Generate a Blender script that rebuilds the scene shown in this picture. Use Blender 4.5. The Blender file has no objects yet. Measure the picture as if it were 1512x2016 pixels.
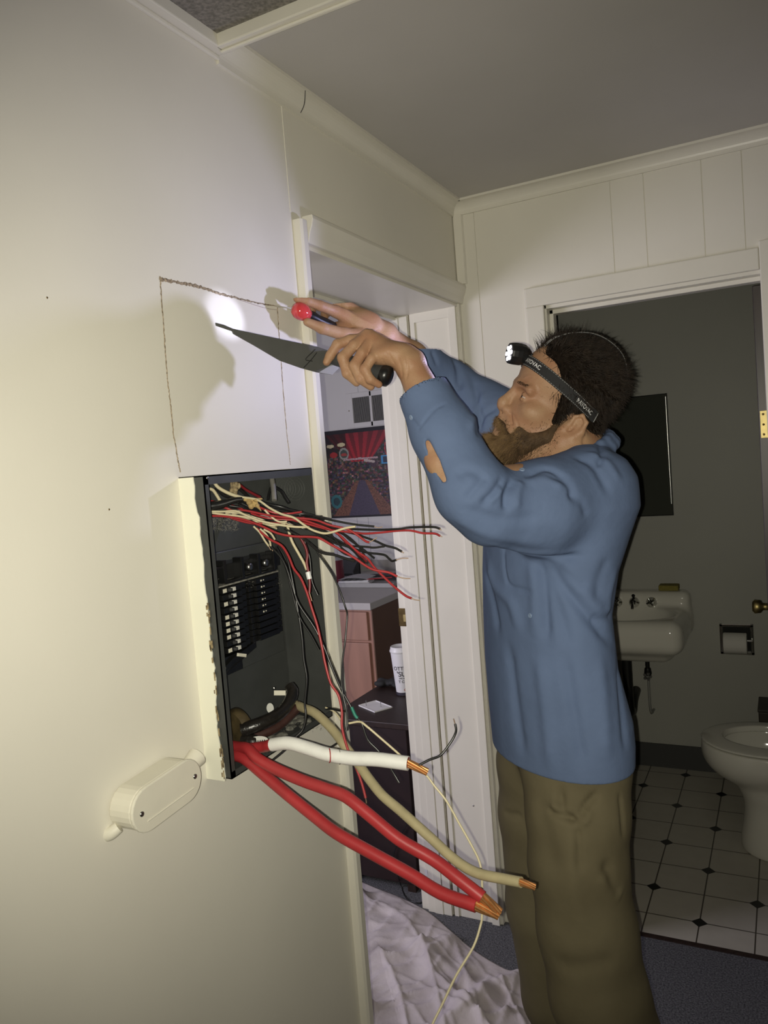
import bpy, bmesh, math, random
import numpy as np
from mathutils import Vector, Matrix
from mathutils.bvhtree import BVHTree
random.seed(7); RNG = np.random.default_rng(7)
scene = bpy.context.scene
COL = scene.collection

# ------------------------------------------------------------------ camera
CAM = np.array([0.9, 0.0, 1.5588]); FPX = 1533.8
RGT = np.array([0.88730435, 0.45431661, -0.07929317])
UPV = np.array([0.04202751, 0.09156288, 0.99491202])
FWD = np.array([-0.45926537, 0.88612226, -0.06215034])
cd = bpy.data.cameras.new('camera'); cam = bpy.data.objects.new('camera', cd); COL.objects.link(cam)
cam.matrix_world = Matrix(((RGT[0], UPV[0], -FWD[0], CAM[0]), (RGT[1], UPV[1], -FWD[1], CAM[1]),
                           (RGT[2], UPV[2], -FWD[2], CAM[2]), (0, 0, 0, 1)))
cd.sensor_fit = 'VERTICAL'; cd.sensor_height = 36.0; cd.lens = FPX / 2016 * 36.0; cd.clip_start = 0.02
scene.camera = cam

def ray(px, py): return FWD + RGT * ((px - 756) / FPX) - UPV * ((py - 1008) / FPX)
def at(px, py, d): return CAM + ray(px, py) * d                  # point at depth d
def onx(px, py, x=0.0):
    r = ray(px, py); return CAM + r * ((x - CAM[0]) / r[0])       # point on a wall plane
def ony(px, py, y):
    r = ray(px, py); return CAM + r * ((y - CAM[1]) / r[1])
def onz(px, py, z=0.0):
    r = ray(px, py); return CAM + r * ((z - CAM[2]) / r[2])

# ------------------------------------------------------------------ view, world, lights
scene.view_settings.view_transform = 'Standard'; scene.view_settings.look = 'None'
scene.view_settings.gamma = 1.0; scene.view_settings.use_curve_mapping = False
scene.view_settings.exposure = 0.0
w = bpy.data.worlds.new('world'); scene.world = w; w.use_nodes = True
w.node_tree.nodes['Background'].inputs[0].default_value = (0.9, 0.92, 1.0, 1)
w.node_tree.nodes['Background'].inputs[1].default_value = 0.004

def light(name, kind, loc, power, color, **kw):
    l = bpy.data.lights.new(name, kind); o = bpy.data.objects.new(name, l); COL.objects.link(o)
    o.location = loc; l.energy = power; l.color = color
    for k, v in kw.items(): setattr(l, k, v)
    return o
def aim(o, target): o.rotation_euler = (Vector(target) - o.location).to_track_quat('-Z', 'Y').to_euler()

# phone flash, beside the lens
flash_pos = CAM - RGT * 0.016 - UPV * 0.006 - FWD * 0.004
fl = light('phone_flash', 'SPOT', flash_pos, 78.0, (1.0, 0.955, 0.80), shadow_soft_size=0.003, spot_size=math.radians(98), spot_blend=1.0)
fl.rotation_euler = cam.matrix_world.to_euler()
# the head lamp the man wears (its lens is built further down at LAMP)
LAMP = at(1003, 695, 1.563)
HOT = onx(446, 622, 0.0)
LAXIS = (HOT - LAMP) / np.linalg.norm(HOT - LAMP)
hb = light('headlamp_beam', 'SPOT', LAMP + LAXIS * 0.004, 14.0, (0.72, 0.74, 1.0), shadow_soft_size=0.010, spot_size=math.radians(9.6), spot_blend=0.5)
aim(hb, HOT)
hs = light('headlamp_spill', 'SPOT', LAMP + LAXIS * 0.004, 6.5, (0.58, 0.58, 1.0), shadow_soft_size=0.010, spot_size=math.radians(94), spot_blend=0.45)
aim(hs, HOT)
# cool daylight inside the office, from a window out of view
ow = light('office_daylight', 'AREA', (-1.75, 1.05, 1.35), 28.0, (0.86, 0.82, 1.0), shape='RECTANGLE', size=0.8, size_y=0.9)
aim(ow, (-0.2, 2.6, 1.15))

# ------------------------------------------------------------------ materials
def mat(name, color, rough=0.6, metal=0.0, noise=0.0, nscale=30.0, bump=0.0, bscale=60.0, spec=0.5, color2=None, detail=4.0, coat=0.0, stretch=None):
    m = bpy.data.materials.new(name); m.use_nodes = True; nt = m.node_tree; b = nt.nodes['Principled BSDF']
    b.inputs['Base Color'].default_value = (*color, 1); b.inputs['Roughness'].default_value = rough
    b.inputs['Metallic'].default_value = metal; b.inputs['Specular IOR Level'].default_value = spec
    if coat: b.inputs['Coat Weight'].default_value = coat
    tc = nt.nodes.new('ShaderNodeTexCoord'); vec = tc.outputs['Object']
    if stretch:
        mp = nt.nodes.new('ShaderNodeMapping'); mp.inputs['Scale'].default_value = stretch
        nt.links.new(vec, mp.inputs[0]); vec = mp.outputs[0]
    if noise > 0 or color2:
        n = nt.nodes.new('ShaderNodeTexNoise'); n.inputs['Scale'].default_value = nscale; n.inputs['Detail'].default_value = detail
        nt.links.new(vec, n.inputs['Vector'])
        r = nt.nodes.new('ShaderNodeValToRGB'); nt.links.new(n.outputs['Fac'], r.inputs[0])
        c2 = color2 or tuple(max(0, c * (1 - noise)) for c in color)
        r.color_ramp.elements[0].color = (*c2, 1); r.color_ramp.elements[1].color = (*color, 1)
        r.color_ramp.elements[0].position = 0.32; r.color_ramp.elements[1].position = 0.68
        nt.links.new(r.outputs[0], b.inputs['Base Color'])
    if bump > 0:
        n2 = nt.nodes.new('ShaderNodeTexNoise'); n2.inputs['Scale'].default_value = bscale; n2.inputs['Detail'].default_value = 5
        nt.links.new(vec, n2.inputs['Vector'])
        bp = nt.nodes.new('ShaderNodeBump'); bp.inputs['Strength'].default_value = bump; bp.inputs['Distance'].default_value = 0.003
        nt.links.new(n2.outputs['Fac'], bp.inputs['Height']); nt.links.new(bp.outputs[0], b.inputs['Normal'])
    return m
def emit(name, color, strength):
    m = bpy.data.materials.new(name); m.use_nodes = True; b = m.node_tree.nodes['Principled BSDF']
    b.inputs['Base Color'].default_value = (*color, 1)
    b.inputs['Emission Color'].default_value = (*color, 1); b.inputs['Emission Strength'].default_value = strength
    return m
M = {}
M['wall'] = mat('wall_paint', (0.74, 0.71, 0.62), 0.6, noise=0.05, nscale=3, bump=0.04, bscale=140)
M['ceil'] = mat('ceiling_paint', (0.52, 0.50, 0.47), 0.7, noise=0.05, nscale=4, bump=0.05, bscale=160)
M['trim'] = mat('trim_paint', (0.74, 0.71, 0.62), 0.35, noise=0.05, nscale=6, bump=0.04, bscale=60)
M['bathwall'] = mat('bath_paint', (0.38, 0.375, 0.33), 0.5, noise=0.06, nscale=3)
M['office'] = mat('office_paint', (0.74, 0.73, 0.72), 0.6, noise=0.04, nscale=4)
M['carpet'] = mat('carpet', (0.15, 0.15, 0.16), 0.95, color2=(0.04, 0.04, 0.045), nscale=190, detail=2, bump=0.9, bscale=260)
M['grey'] = mat('panel_grey', (0.055, 0.058, 0.055), 0.45, noise=0.2, nscale=18, bump=0.03, bscale=200)
M['black'] = mat('black_plastic', (0.010, 0.010, 0.010), 0.32, noise=0.2, nscale=40)
M['chrome'] = mat('chrome', (0.75, 0.75, 0.73), 0.12, 1.0)
M['steel'] = mat('steel', (0.45, 0.45, 0.43), 0.3, 1.0, noise=0.2, nscale=80)
M['brass'] = mat('brass', (0.50, 0.40, 0.17), 0.45, 1.0, noise=0.2, nscale=50)
M['bronze'] = mat('aged_bronze', (0.20, 0.14, 0.055), 0.35, 0.9, noise=0.4, nscale=40)
M['wire_end'] = mat('bare_wire', (.34, .24, .17), .5, .8)
M['copper'] = mat('copper', (0.85, 0.40, 0.15), 0.38, 0.8, noise=0.25, nscale=120)
M['porc'] = mat('porcelain', (0.66, 0.64, 0.56), 0.10, noise=0.03, nscale=5, coat=0.3)
M['white'] = mat('white_plastic', (0.78, 0.77, 0.76), 0.35, noise=0.03, nscale=9)
M['darkwood'] = mat('dark_wood', (0.030, 0.016, 0.012), 0.5, noise=0.4, nscale=10, stretch=(6, 6, 0.6))

# ------------------------------------------------------------------ builders
def ob(name, me, material=None, parent=None):
    o = bpy.data.objects.new(name, me); COL.objects.link(o)
    if material is not None and len(me.materials) == 0: me.materials.append(material)
    if parent is not None:
        o.parent = parent
        if parent.type == 'EMPTY': o.matrix_parent_inverse = Matrix.Translation(-parent.location)
    return o
def tag(o, label=None, cat=None, group=None, kind=None):
    if label: o['label'] = label
    if cat: o['category'] = cat
    if group: o['group'] = group
    if kind: o['kind'] = kind
    return o
def thing(name, label, cat, group=None, loc=(0, 0, 0)):
    o = bpy.data.objects.new(name, None); COL.objects.link(o); o.location = loc; o.empty_display_size = 0.02
    return tag(o, label, cat, group)
class MB:
    def __init__(s): s.v = []; s.f = []; s.smooth = []
    def add(s, vs, fs, smooth=False):
        n = len(s.v); s.v += [tuple(map(float, p)) for p in vs]
        for f in fs: s.f.append(tuple(i + n for i in f)); s.smooth.append(smooth)
        return s
    def box(s, x0, x1, y0, y1, z0, z1):
        x0, x1 = sorted((x0, x1)); y0, y1 = sorted((y0, y1)); z0, z1 = sorted((z0, z1))
        return s.add([(x0, y0, z0), (x1, y0, z0), (x1, y1, z0), (x0, y1, z0), (x0, y0, z1), (x1, y0, z1), (x1, y1, z1), (x0, y1, z1)],
                     [(0, 3, 2, 1), (4, 5, 6, 7), (0, 1, 5, 4), (1, 2, 6, 5), (2, 3, 7, 6), (3, 0, 4, 7)])
    def obox(s, c, ax, half):                                    # oriented box
        c = np.array(c, float); A = [np.array(a, float) * h for a, h in zip(ax, half)]
        P = [c + i * A[0] + j * A[1] + k * A[2] for k in (-1, 1) for j in (-1, 1) for i in (-1, 1)]
        return s.add(P, [(0, 2, 3, 1), (4, 5, 7, 6), (0, 1, 5, 4), (1, 3, 7, 5), (3, 2, 6, 7), (2, 0, 4, 6)])
    def tube(s, pts, r, n=10, caps=True, smooth=True, sub=4):
        P = spline(pts, sub) if sub > 1 and len(pts) > 2 else [np.array(p, float) for p in pts]
        m = len(P); R = [r] * m if np.isscalar(r) else list(np.interp(np.linspace(0, 1, m), np.linspace(0, 1, len(r)), r))
        up = np.array([0.13, 0.21, 0.97]); vs = []; prev = None
        for i, p in enumerate(P):
            t = P[min(i + 1, m - 1)] - P[max(i - 1, 0)]; t = t / (np.linalg.norm(t) + 1e-12)
            a = (np.cross(t, up) if prev is None else prev - t * (prev @ t))
            if np.linalg.norm(a) < 1e-6: a = np.cross(t, np.array([1, 0, 0]))
            a = a / np.linalg.norm(a); b = np.cross(t, a); prev = a
            for k in range(n):
                q = 2 * math.pi * k / n; vs.append(p + R[i] * (math.cos(q) * a + math.sin(q) * b))
        fs = [(i * n + k, i * n + (k + 1) % n, (i + 1) * n + (k + 1) % n, (i + 1) * n + k) for i in range(m - 1) for k in range(n)]
        s.add(vs, fs, smooth)
        if caps: s.add(vs[:n], [tuple(range(n))[::-1]]); s.add(vs[-n:], [tuple(range(n))])
        return s
    def lathe(s, c, prof, axis=(0, 0, 1), n=24, smooth=True, ref=None):   # prof: (r, h)
        ax = np.array(axis, float); ax /= np.linalg.norm(ax); a = np.cross(ax, ref if ref is not None else (0.3, 0.9, 0.1)); a /= np.linalg.norm(a); b = np.cross(ax, a)
        vs = []
        for r, h in prof:
            for k in range(n):
                q = 2 * math.pi * k / n; vs.append(np.array(c) + ax * h + r * (math.cos(q) * a + math.sin(q) * b))
        fs = [(i * n + k, i * n + (k + 1) % n, (i + 1) * n + (k + 1) % n, (i + 1) * n + k) for i in range(len(prof) - 1) for k in range(n)]
        s.add(vs, fs, smooth)
        if prof[0][0] > 1e-6: s.add(vs[:n], [tuple(range(n))[::-1]])
        if prof[-1][0] > 1e-6: s.add(vs[-n:], [tuple(range(n))])
        return s
    def prism(s, poly, d, smooth=False):                          # poly of 3-D points extruded by vector d
        P = [np.array(p, float) for p in poly]; d = np.array(d, float); n = len(P)
        s.add(P + [p + d for p in P], [tuple(range(n))[::-1], tuple(range(n, 2 * n))] + [(i, (i + 1) % n, n + (i + 1) % n, n + i) for i in range(n)], smooth)
        return s
    def mesh(s, name):
        me = bpy.data.meshes.new(name); me.from_pydata(s.v, [], s.f); me.update()
        me.polygons.foreach_set('use_smooth', s.smooth)
        bm = bmesh.new(); bm.from_mesh(me); bmesh.ops.recalc_face_normals(bm, faces=bm.faces[:]); bm.to_mesh(me); bm.free()
        return me
    def build(s, name, material, parent=None, bevel=0.0, seg=2):
        o = ob(name, s.mesh(name), material, parent)
        if bevel:
            b = o.modifiers.new('bevel', 'BEVEL'); b.width = bevel; b.segments = seg; b.limit_method = 'ANGLE'; b.angle_limit = math.radians(40)
        return o
def spline(pts, sub=4):
    P = [np.array(p, float) for p in pts]; Q = [2 * P[0] - P[1]] + P + [2 * P[-1] - P[-2]]; out = []
    for i in range(1, len(Q) - 2):
        for k in range(sub):
            t = k / sub; a, b, c, d = Q[i - 1], Q[i], Q[i + 1], Q[i + 2]
            out.append(0.5 * (2 * b + (c - a) * t + (2 * a - 5 * b + 4 * c - d) * t * t + (3 * b - a - 3 * c + d) * t ** 3))
    out.append(P[-1]); return out
def struct(o): o['kind'] = 'structure'; return o

# signed-distance modelling: shapes blended on a grid and skinned with surface nets
class SDF:
    def __init__(s, lo, hi, h):
        s.lo = np.array(lo, float); s.h = h; s.n = np.ceil((np.array(hi) - s.lo) / h).astype(int) + 1
        s.F = np.full(tuple(s.n), 0.06, np.float32)
    def win(s, lo, hi, pad):
        a = np.clip(np.floor((np.array(lo) - pad - s.lo) / s.h).astype(int), 0, s.n)
        b = np.clip(np.ceil((np.array(hi) + pad - s.lo) / s.h).astype(int) + 1, 0, s.n)
        if np.any(b <= a): return None
        sl = tuple(slice(i, j) for i, j in zip(a, b))
        g = [(s.lo[k] + s.h * np.arange(a[k], b[k])).astype(np.float32) for k in range(3)]
        return sl, np.meshgrid(*g, indexing='ij', sparse=True)
    def put(s, sl, d, k, op):
        f = s.F[sl]
        if op == 'sub':
            d = -d; h = np.clip(0.5 + 0.5 * (d - f) / k, 0, 1); s.F[sl] = f + (d - f) * h + k * h * (1 - h)
        else:
            h = np.clip(0.5 + 0.5 * (d - f) / k, 0, 1); s.F[sl] = d + (f - d) * h - k * h * (1 - h)
    def cone(s, a, b, ra, rb, k=0.01, op='add'):
        a = np.array(a, float); b = np.array(b, float); R = max(ra, rb)
        W = s.win(np.minimum(a, b) - R, np.maximum(a, b) + R, k + 0.03)
        if W is None: return s
        sl, (X, Y, Z) = W; v = b - a; L = v @ v + 1e-12
        t = np.clip(((X - a[0]) * v[0] + (Y - a[1]) * v[1] + (Z - a[2]) * v[2]) / L, 0, 1)
        d = np.sqrt((X - a[0] - t * v[0]) ** 2 + (Y - a[1] - t * v[1]) ** 2 + (Z - a[2] - t * v[2]) ** 2) - (ra + (rb - ra) * t)
        s.put(sl, d, k, op); return s
    def chain(s, pts, rs, k=0.01, op='add'):
        for i in range(len(pts) - 1): s.cone(pts[i], pts[i + 1], rs[i], rs[i + 1], k, op)
        return s
    def ell(s, c, r, axes=None, k=0.01, op='add'):
        c = np.array(c, float); r = np.array(r, float); A = np.eye(3) if axes is None else np.array(axes, float)
        ext = np.abs(A.T) @ r
        W = s.win(c - ext, c + ext, k + 0.03)
        if W is None: return s
        sl, (X, Y, Z) = W; q0 = q1 = 0
        for i in range(3):
            u = ((X - c[0]) * A[i][0] + (Y - c[1]) * A[i][1] + (Z - c[2]) * A[i][2])
            q0 = q0 + (u / r[i]) ** 2; q1 = q1 + (u / r[i] ** 2) ** 2
        q0 = np.sqrt(q0); d = q0 * (q0 - 1) / (np.sqrt(q1) + 1e-9)
        s.put(sl, d, k, op); return s
    def rbox(s, c, half, axes, rad, k=0.01, op='add'):
        c = np.array(c, float); A = np.array(axes, float); hf = np.array(half, float); ext = np.abs(A.T) @ hf
        W = s.win(c - ext, c + ext, k + 0.03)
        if W is None: return s
        sl, (X, Y, Z) = W; o2 = 0; mx = -9
        for i in range(3):
            u = np.abs((X - c[0]) * A[i][0] + (Y - c[1]) * A[i][1] + (Z - c[2]) * A[i][2]) - (hf[i] - rad)
            o2 = o2 + np.maximum(u, 0) ** 2; mx = np.maximum(mx, u)
        d = np.sqrt(o2) + np.minimum(mx, 0) - rad
        s.put(sl, d, k, op); return s
    def loft(s, secs, k=0.02, op='add'):                          # secs: (centre, ax1, r1, ax2, r2), stacked along z
        zs = np.array([q[0][2] for q in secs]); o = np.argsort(zs); zs = zs[o]; Q = [secs[i] for i in o]
        C = np.array([q[0] for q in Q]); R1 = np.array([q[2] for q in Q]); R2 = np.array([q[4] for q in Q]); a1 = np.array(Q[0][1]); a2 = np.array(Q[0][3])
        Rm = max(R1.max(), R2.max())
        W = s.win(C.min(0) - [Rm, Rm, 0.0], C.max(0) + [Rm, Rm, 0.0], 0.05)
        sl, (X, Y, Z) = W; z = Z.ravel(); f = lambda v: np.interp(z, zs, v).reshape(Z.shape).astype(np.float32)
        cx, cy, r1, r2 = f(C[:, 0]), f(C[:, 1]), f(R1), f(R2)
        u = (X - cx) * a1[0] + (Y - cy) * a1[1]; v = (X - cx) * a2[0] + (Y - cy) * a2[1]
        q0 = np.sqrt((u / r1) ** 2 + (v / r2) ** 2); q1 = np.sqrt((u / r1 ** 2) ** 2 + (v / r2 ** 2) ** 2) + 1e-6
        d = q0 * (q0 - 1) / q1
        d = np.where(q0 < 0.2, -np.minimum(r1, r2) * 0.8, d)
        dz = np.maximum(zs[0] - Z, Z - zs[-1]); d = np.maximum(d, dz)
        s.put(sl, d.astype(np.float32), k, op); return s
    def mesh(s, name):
        F = s.F; n = s.n; S = F < 0
        cnt = np.zeros(tuple(n - 1), np.uint8)
        for i in (0, 1):
            for j in (0, 1):
                for k in (0, 1): cnt += S[i:n[0] - 1 + i, j:n[1] - 1 + j, k:n[2] - 1 + k]
        I = np.argwhere((cnt > 0) & (cnt < 8)); idx = np.full(tuple(n - 1), -1, np.int32); idx[tuple(I.T)] = np.arange(len(I))
        acc = np.zeros((len(I), 3)); num = np.zeros(len(I))
        for ax in range(3):
            o = [a for a in range(3) if a != ax]
            for p in (0, 1):
                for q in (0, 1):
                    A = I.copy(); A[:, o[0]] += p; A[:, o[1]] += q; B = A.copy(); B[:, ax] += 1
                    fa = F[tuple(A.T)]; fb = F[tuple(B.T)]; m = (fa < 0) != (fb < 0)
                    t = np.where(m, fa / (fa - fb + 1e-20), 0); P = (A - I).astype(float); P[:, ax] += t
                    acc[m] += P[m]; num[m] += 1
        V = s.lo + s.h * (I + acc / num[:, None]); faces = []
        for ax in range(3):
            o = [(ax + 1) % 3, (ax + 2) % 3]; sl0 = [slice(None)] * 3; sl1 = [slice(None)] * 3
            sl0[ax] = slice(0, -1); sl1[ax] = slice(1, None)
            E = np.argwhere(S[tuple(sl0)] != S[tuple(sl1)])
            ok = (E[:, o[0]] > 0) & (E[:, o[1]] > 0) & (E[:, o[0]] < n[o[0]] - 1) & (E[:, o[1]] < n[o[1]] - 1); E = E[ok]
            if not len(E): continue
            def c(p, q): A = E.copy(); A[:, o[0]] -= p; A[:, o[1]] -= q; return idx[tuple(A.T)]
            Qd = np.stack([c(1, 1), c(0, 1), c(0, 0), c(1, 0)], 1); fl_ = ~S[tuple(E.T)]; Qd[fl_] = Qd[fl_][:, ::-1]; faces.append(Qd)
        Fc = np.concatenate(faces)
        me = bpy.data.meshes.new(name); me.vertices.add(len(V)); me.vertices.foreach_set('co', V.ravel())
        me.loops.add(Fc.size); me.loops.foreach_set('vertex_index', Fc.ravel().astype(np.int32))
        me.polygons.add(len(Fc)); me.polygons.foreach_set('loop_start', np.arange(0, Fc.size, 4, dtype=np.int32))
        me.update(calc_edges=True); me.validate(); me.polygons.foreach_set('use_smooth', np.ones(len(me.polygons), bool))
        return me
def verts(me):
    a = np.empty(len(me.vertices) * 3); me.vertices.foreach_get('co', a); return a.reshape(-1, 3)
def norms(me):
    a = np.empty(len(me.vertices) * 3); me.vertex_normals.foreach_get('vector', a); return a.reshape(-1, 3)
def smooth_mesh(me, it=2, lam=0.5):
    E = np.empty(len(me.edges) * 2, np.int32); me.edges.foreach_get('vertices', E); E = E.reshape(-1, 2); V = verts(me); n = len(V)
    deg = np.bincount(E.ravel(), minlength=n).astype(float); deg[deg == 0] = 1
    for _ in range(it):
        A = np.stack([np.bincount(E[:, 0], V[E[:, 1], k], n) + np.bincount(E[:, 1], V[E[:, 0], k], n) for k in range(3)], 1)
        V = V + lam * (A / deg[:, None] - V)
    me.vertices.foreach_set('co', V.ravel()); me.update()
def sculpt(me, strokes):                                          # strokes: (pixel polyline, width, amplitude): cloth folds pushed along the normals
    V = verts(me); N = norms(me); F = np.empty(len(me.loops), np.int32); me.loops.foreach_get('vertex_index', F)
    bvh = BVHTree.FromPolygons(V.tolist(), [tuple(p.vertices) for p in me.polygons]); D = np.zeros(len(V))
    for pl, wd, amp in strokes:
        pts = []
        for px, py in spline([(*p, 0) for p in pl], 6) if False else [q[:2] for q in spline([np.array((*p, 0.0)) for p in pl], 5)]:
            hit = bvh.ray_cast(Vector(CAM), Vector(ray(px, py)).normalized())
            if hit[0] is not None: pts.append(np.array(hit[0]))
        if len(pts) < 2: continue
        P = np.array(pts); lo = P.min(0) - 3 * wd; hi = P.max(0) + 3 * wd
        m = np.where(np.all((V > lo) & (V < hi), 1))[0]; best = np.full(len(m), 9.0); L = len(P)
        tp = np.zeros(len(m))
        for i in range(L - 1):
            v = P[i + 1] - P[i]; t = np.clip(((V[m] - P[i]) @ v) / (v @ v + 1e-12), 0, 1)
            d = np.linalg.norm(V[m] - P[i] - t[:, None] * v, axis=1); u = d < best; best[u] = d[u]; tp[u] = (i + t[u]) / (L - 1)
        fade = np.clip(np.minimum(tp, 1 - tp) * 5 + 0.15, 0, 1)
        D[m] += amp * np.exp(-(best / wd) ** 2) * fade
    V = V + N * D[:, None]; me.vertices.foreach_set('co', V.ravel()); me.update()
# ================================================================== the setting
CZ = 2.356; YB = 2.37; YW = 3.825; YO = 4.25
b = MB()                                                          # left wall with the panel recess and the doorway
for y0, y1, z0, z1 in ((-1.6, 1.003, 0, CZ), (1.335, 1.461, 0, CZ), (1.003, 1.335, 0, 1.049), (1.003, 1.335, 1.563, CZ), (1.461, 2.45, 2.043, CZ)):
    b.box(-0.29, 0, y0, y1, z0, z1)
b.box(-0.29, -0.07, 1.003, 1.335, 1.049, 1.563)
wall_left = struct(b.build('wall_left', M['wall']))
# paneled back wall with the bathroom door opening
grooves = [float(ony(x, y, YB)[0]) for x, y in ((1210, 520), (1275, 505), (1388, 480), (1467, 460))]
gm = mat('panelled_wall', (0.74, 0.71, 0.62), 0.5, noise=0.05, nscale=3)
b = MB()
gx = sorted(grooves + [0.07])
xs = [-0.29] + gx + [2.3]
for i in range(len(xs) - 1):
    x0 = xs[i] + (0.0012 if i else 0); x1 = xs[i + 1] - (0.0012 if i < len(xs) - 2 else 0)
    for a0, a1, z0, z1 in ((-0.29, 0.270, 0, CZ), (0.270, 0.880, 1.998, CZ), (0.880, 2.3, 0, CZ)):
        u0, u1 = max(x0, a0), min(x1, a1)
        if u1 > u0: b.box(u0, u1, YB, YB + 0.004, z0, z1)
for a0, a1, z0, z1 in ((-0.29, 0.270, 0, CZ), (0.270, 0.880, 1.998, CZ), (0.880, 2.3, 0, CZ)): b.box(a0, a1, YB + 0.003, YB + 0.09, z0, z1)
struct(b.build('wall_back', gm))
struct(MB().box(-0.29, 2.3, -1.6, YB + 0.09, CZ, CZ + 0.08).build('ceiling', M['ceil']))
struct(MB().box(-2.6, 2.3, -1.6, 2.452, -0.06, 0).box(-2.6, -0.14, 2.452, YO, -0.06, 0).build('floor', M['carpet']))
struct(MB().box(2.3, 2.38, -1.6, YB, 0, CZ).build('wall_right', M['wall']))
struct(MB().box(-0.29, 2.38, -1.68, -1.6, 0, CZ).build('wall_front', M['wall']))
# bathroom shell
tm = bpy.data.materials.new('bath_tiles'); tm.use_nodes = True; nt = tm.node_tree; bs = nt.nodes['Principled BSDF']; L = nt.links.new
tc = nt.nodes.new('ShaderNodeTexCoord'); sx = nt.nodes.new('ShaderNodeSeparateXYZ'); L(tc.outputs['Object'], sx.inputs[0])
def mth(op, a, bb=None, c=None):
    n = nt.nodes.new('ShaderNodeMath'); n.operation = op
    for i, v in enumerate((a, bb, c)):
        if v is None: continue
        if isinstance(v, (int, float)): n.inputs[i].default_value = v
        else: L(v, n.inputs[i])
    return n.outputs[0]
u = mth('DIVIDE', mth('SUBTRACT', sx.outputs[0], 0.428), 0.1645); v = mth('DIVIDE', mth('SUBTRACT', sx.outputs[1], 2.743), 0.1676)
ru = mth('ROUND', u); rv = mth('ROUND', v)
du = mth('ABSOLUTE', mth('SUBTRACT', u, ru)); dv = mth('ABSOLUTE', mth('SUBTRACT', v, rv))
line = mth('LESS_THAN', mth('MINIMUM', du, dv), 0.013)
odd = mth('PINGPONG', mth('ADD', ru, rv), 1.0)
dia = mth('MULTIPLY', mth('LESS_THAN', mth('ADD', du, dv), 0.155), mth('LESS_THAN', odd, 0.5))
nz = nt.nodes.new('ShaderNodeTexNoise'); nz.inputs['Scale'].default_value = 25
mx = nt.nodes.new('ShaderNodeMix'); mx.data_type = 'RGBA'; mx.inputs[6].default_value = (0.50, 0.47, 0.40, 1); mx.inputs[7].default_value = (0.42, 0.39, 0.33, 1); L(nz.outputs['Fac'], mx.inputs[0])
m1 = nt.nodes.new('ShaderNodeMix'); m1.data_type = 'RGBA'; L(line, m1.inputs[0]); L(mx.outputs[2], m1.inputs[6]); m1.inputs[7].default_value = (0.055, 0.045, 0.035, 1)
m2 = nt.nodes.new('ShaderNodeMix'); m2.data_type = 'RGBA'; L(dia, m2.inputs[0]); L(m1.outputs[2], m2.inputs[6]); m2.inputs[7].default_value = (0.006, 0.006, 0.006, 1)
L(m2.outputs[2], bs.inputs['Base Color']); bs.inputs['Roughness'].default_value = 0.3
struct(MB().box(-0.14, 1.4, 2.452, YW, -0.055, 0.0).build('floor_bathroom', tm))
struct(MB().box(0.270, 0.880, 2.44, 2.458, 0.0, 0.004).build('trim_threshold', M['darkwood']))
struct(MB().box(-2.6, -0.14, YO, YO + 0.08, 0, 2.6).build('wall_office', M['office']))
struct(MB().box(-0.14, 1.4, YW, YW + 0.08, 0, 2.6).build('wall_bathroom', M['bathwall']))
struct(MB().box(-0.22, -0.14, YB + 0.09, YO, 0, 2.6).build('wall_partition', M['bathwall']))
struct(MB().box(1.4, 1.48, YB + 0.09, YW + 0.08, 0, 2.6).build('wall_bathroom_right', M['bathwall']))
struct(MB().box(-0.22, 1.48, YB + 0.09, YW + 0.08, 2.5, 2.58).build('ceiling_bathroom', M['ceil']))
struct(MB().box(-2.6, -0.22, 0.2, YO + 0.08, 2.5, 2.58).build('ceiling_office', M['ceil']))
struct(MB().box(-2.68, -2.6, 0.2, YO + 0.08, 0, 2.58).build('wall_office_left', M['office']))
struct(MB().box(-2.6, -0.29, 0.12, 0.2, 0, 2.58).build('wall_office_near', M['office']))
struct(MB().box(-0.14, 1.4, YW - 0.012, YW, 0, 0.112).build('baseboard_bathroom', mat('vinyl_base', (0.05, 0.05, 0.048), 0.5)))
# crown mouldings
def crown(name, p0, p1, wall_dir, n=9):
    p0 = np.array(p0, float); p1 = np.array(p1, float); wd = np.array(wall_dir, float); prof = [(0.0, 0.0), (0.0, -0.040)]
    prof += [(0.006, -0.040), (0.006, -0.034)]
    for i in range(n): q = i / (n - 1) * math.pi / 2; prof.append((0.006 + 0.030 * (1 - math.cos(q)) ** 1.0, -0.034 + 0.027 * math.sin(q)))
    prof += [(0.042, -0.007), (0.042, 0.0)]
    P = [p0 + wd * a + np.array((0, 0, h)) for a, h in prof]
    return struct(MB().prism(P, p1 - p0).build(name, M['trim']))
crown('trim_1', (0, 1.21, CZ), (0, YB, CZ), (1, 0, 0))
crown('trim_2', (0.0, YB, CZ), (2.3, YB, CZ), (0, -1, 0))
# open crack in the crown joint
struct(MB().tube([onx(601, 178, .042), onx(599, 205, .03), onx(592, 222, .012)], 0.0008, 6).build('trim_3', M['black']))
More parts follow.
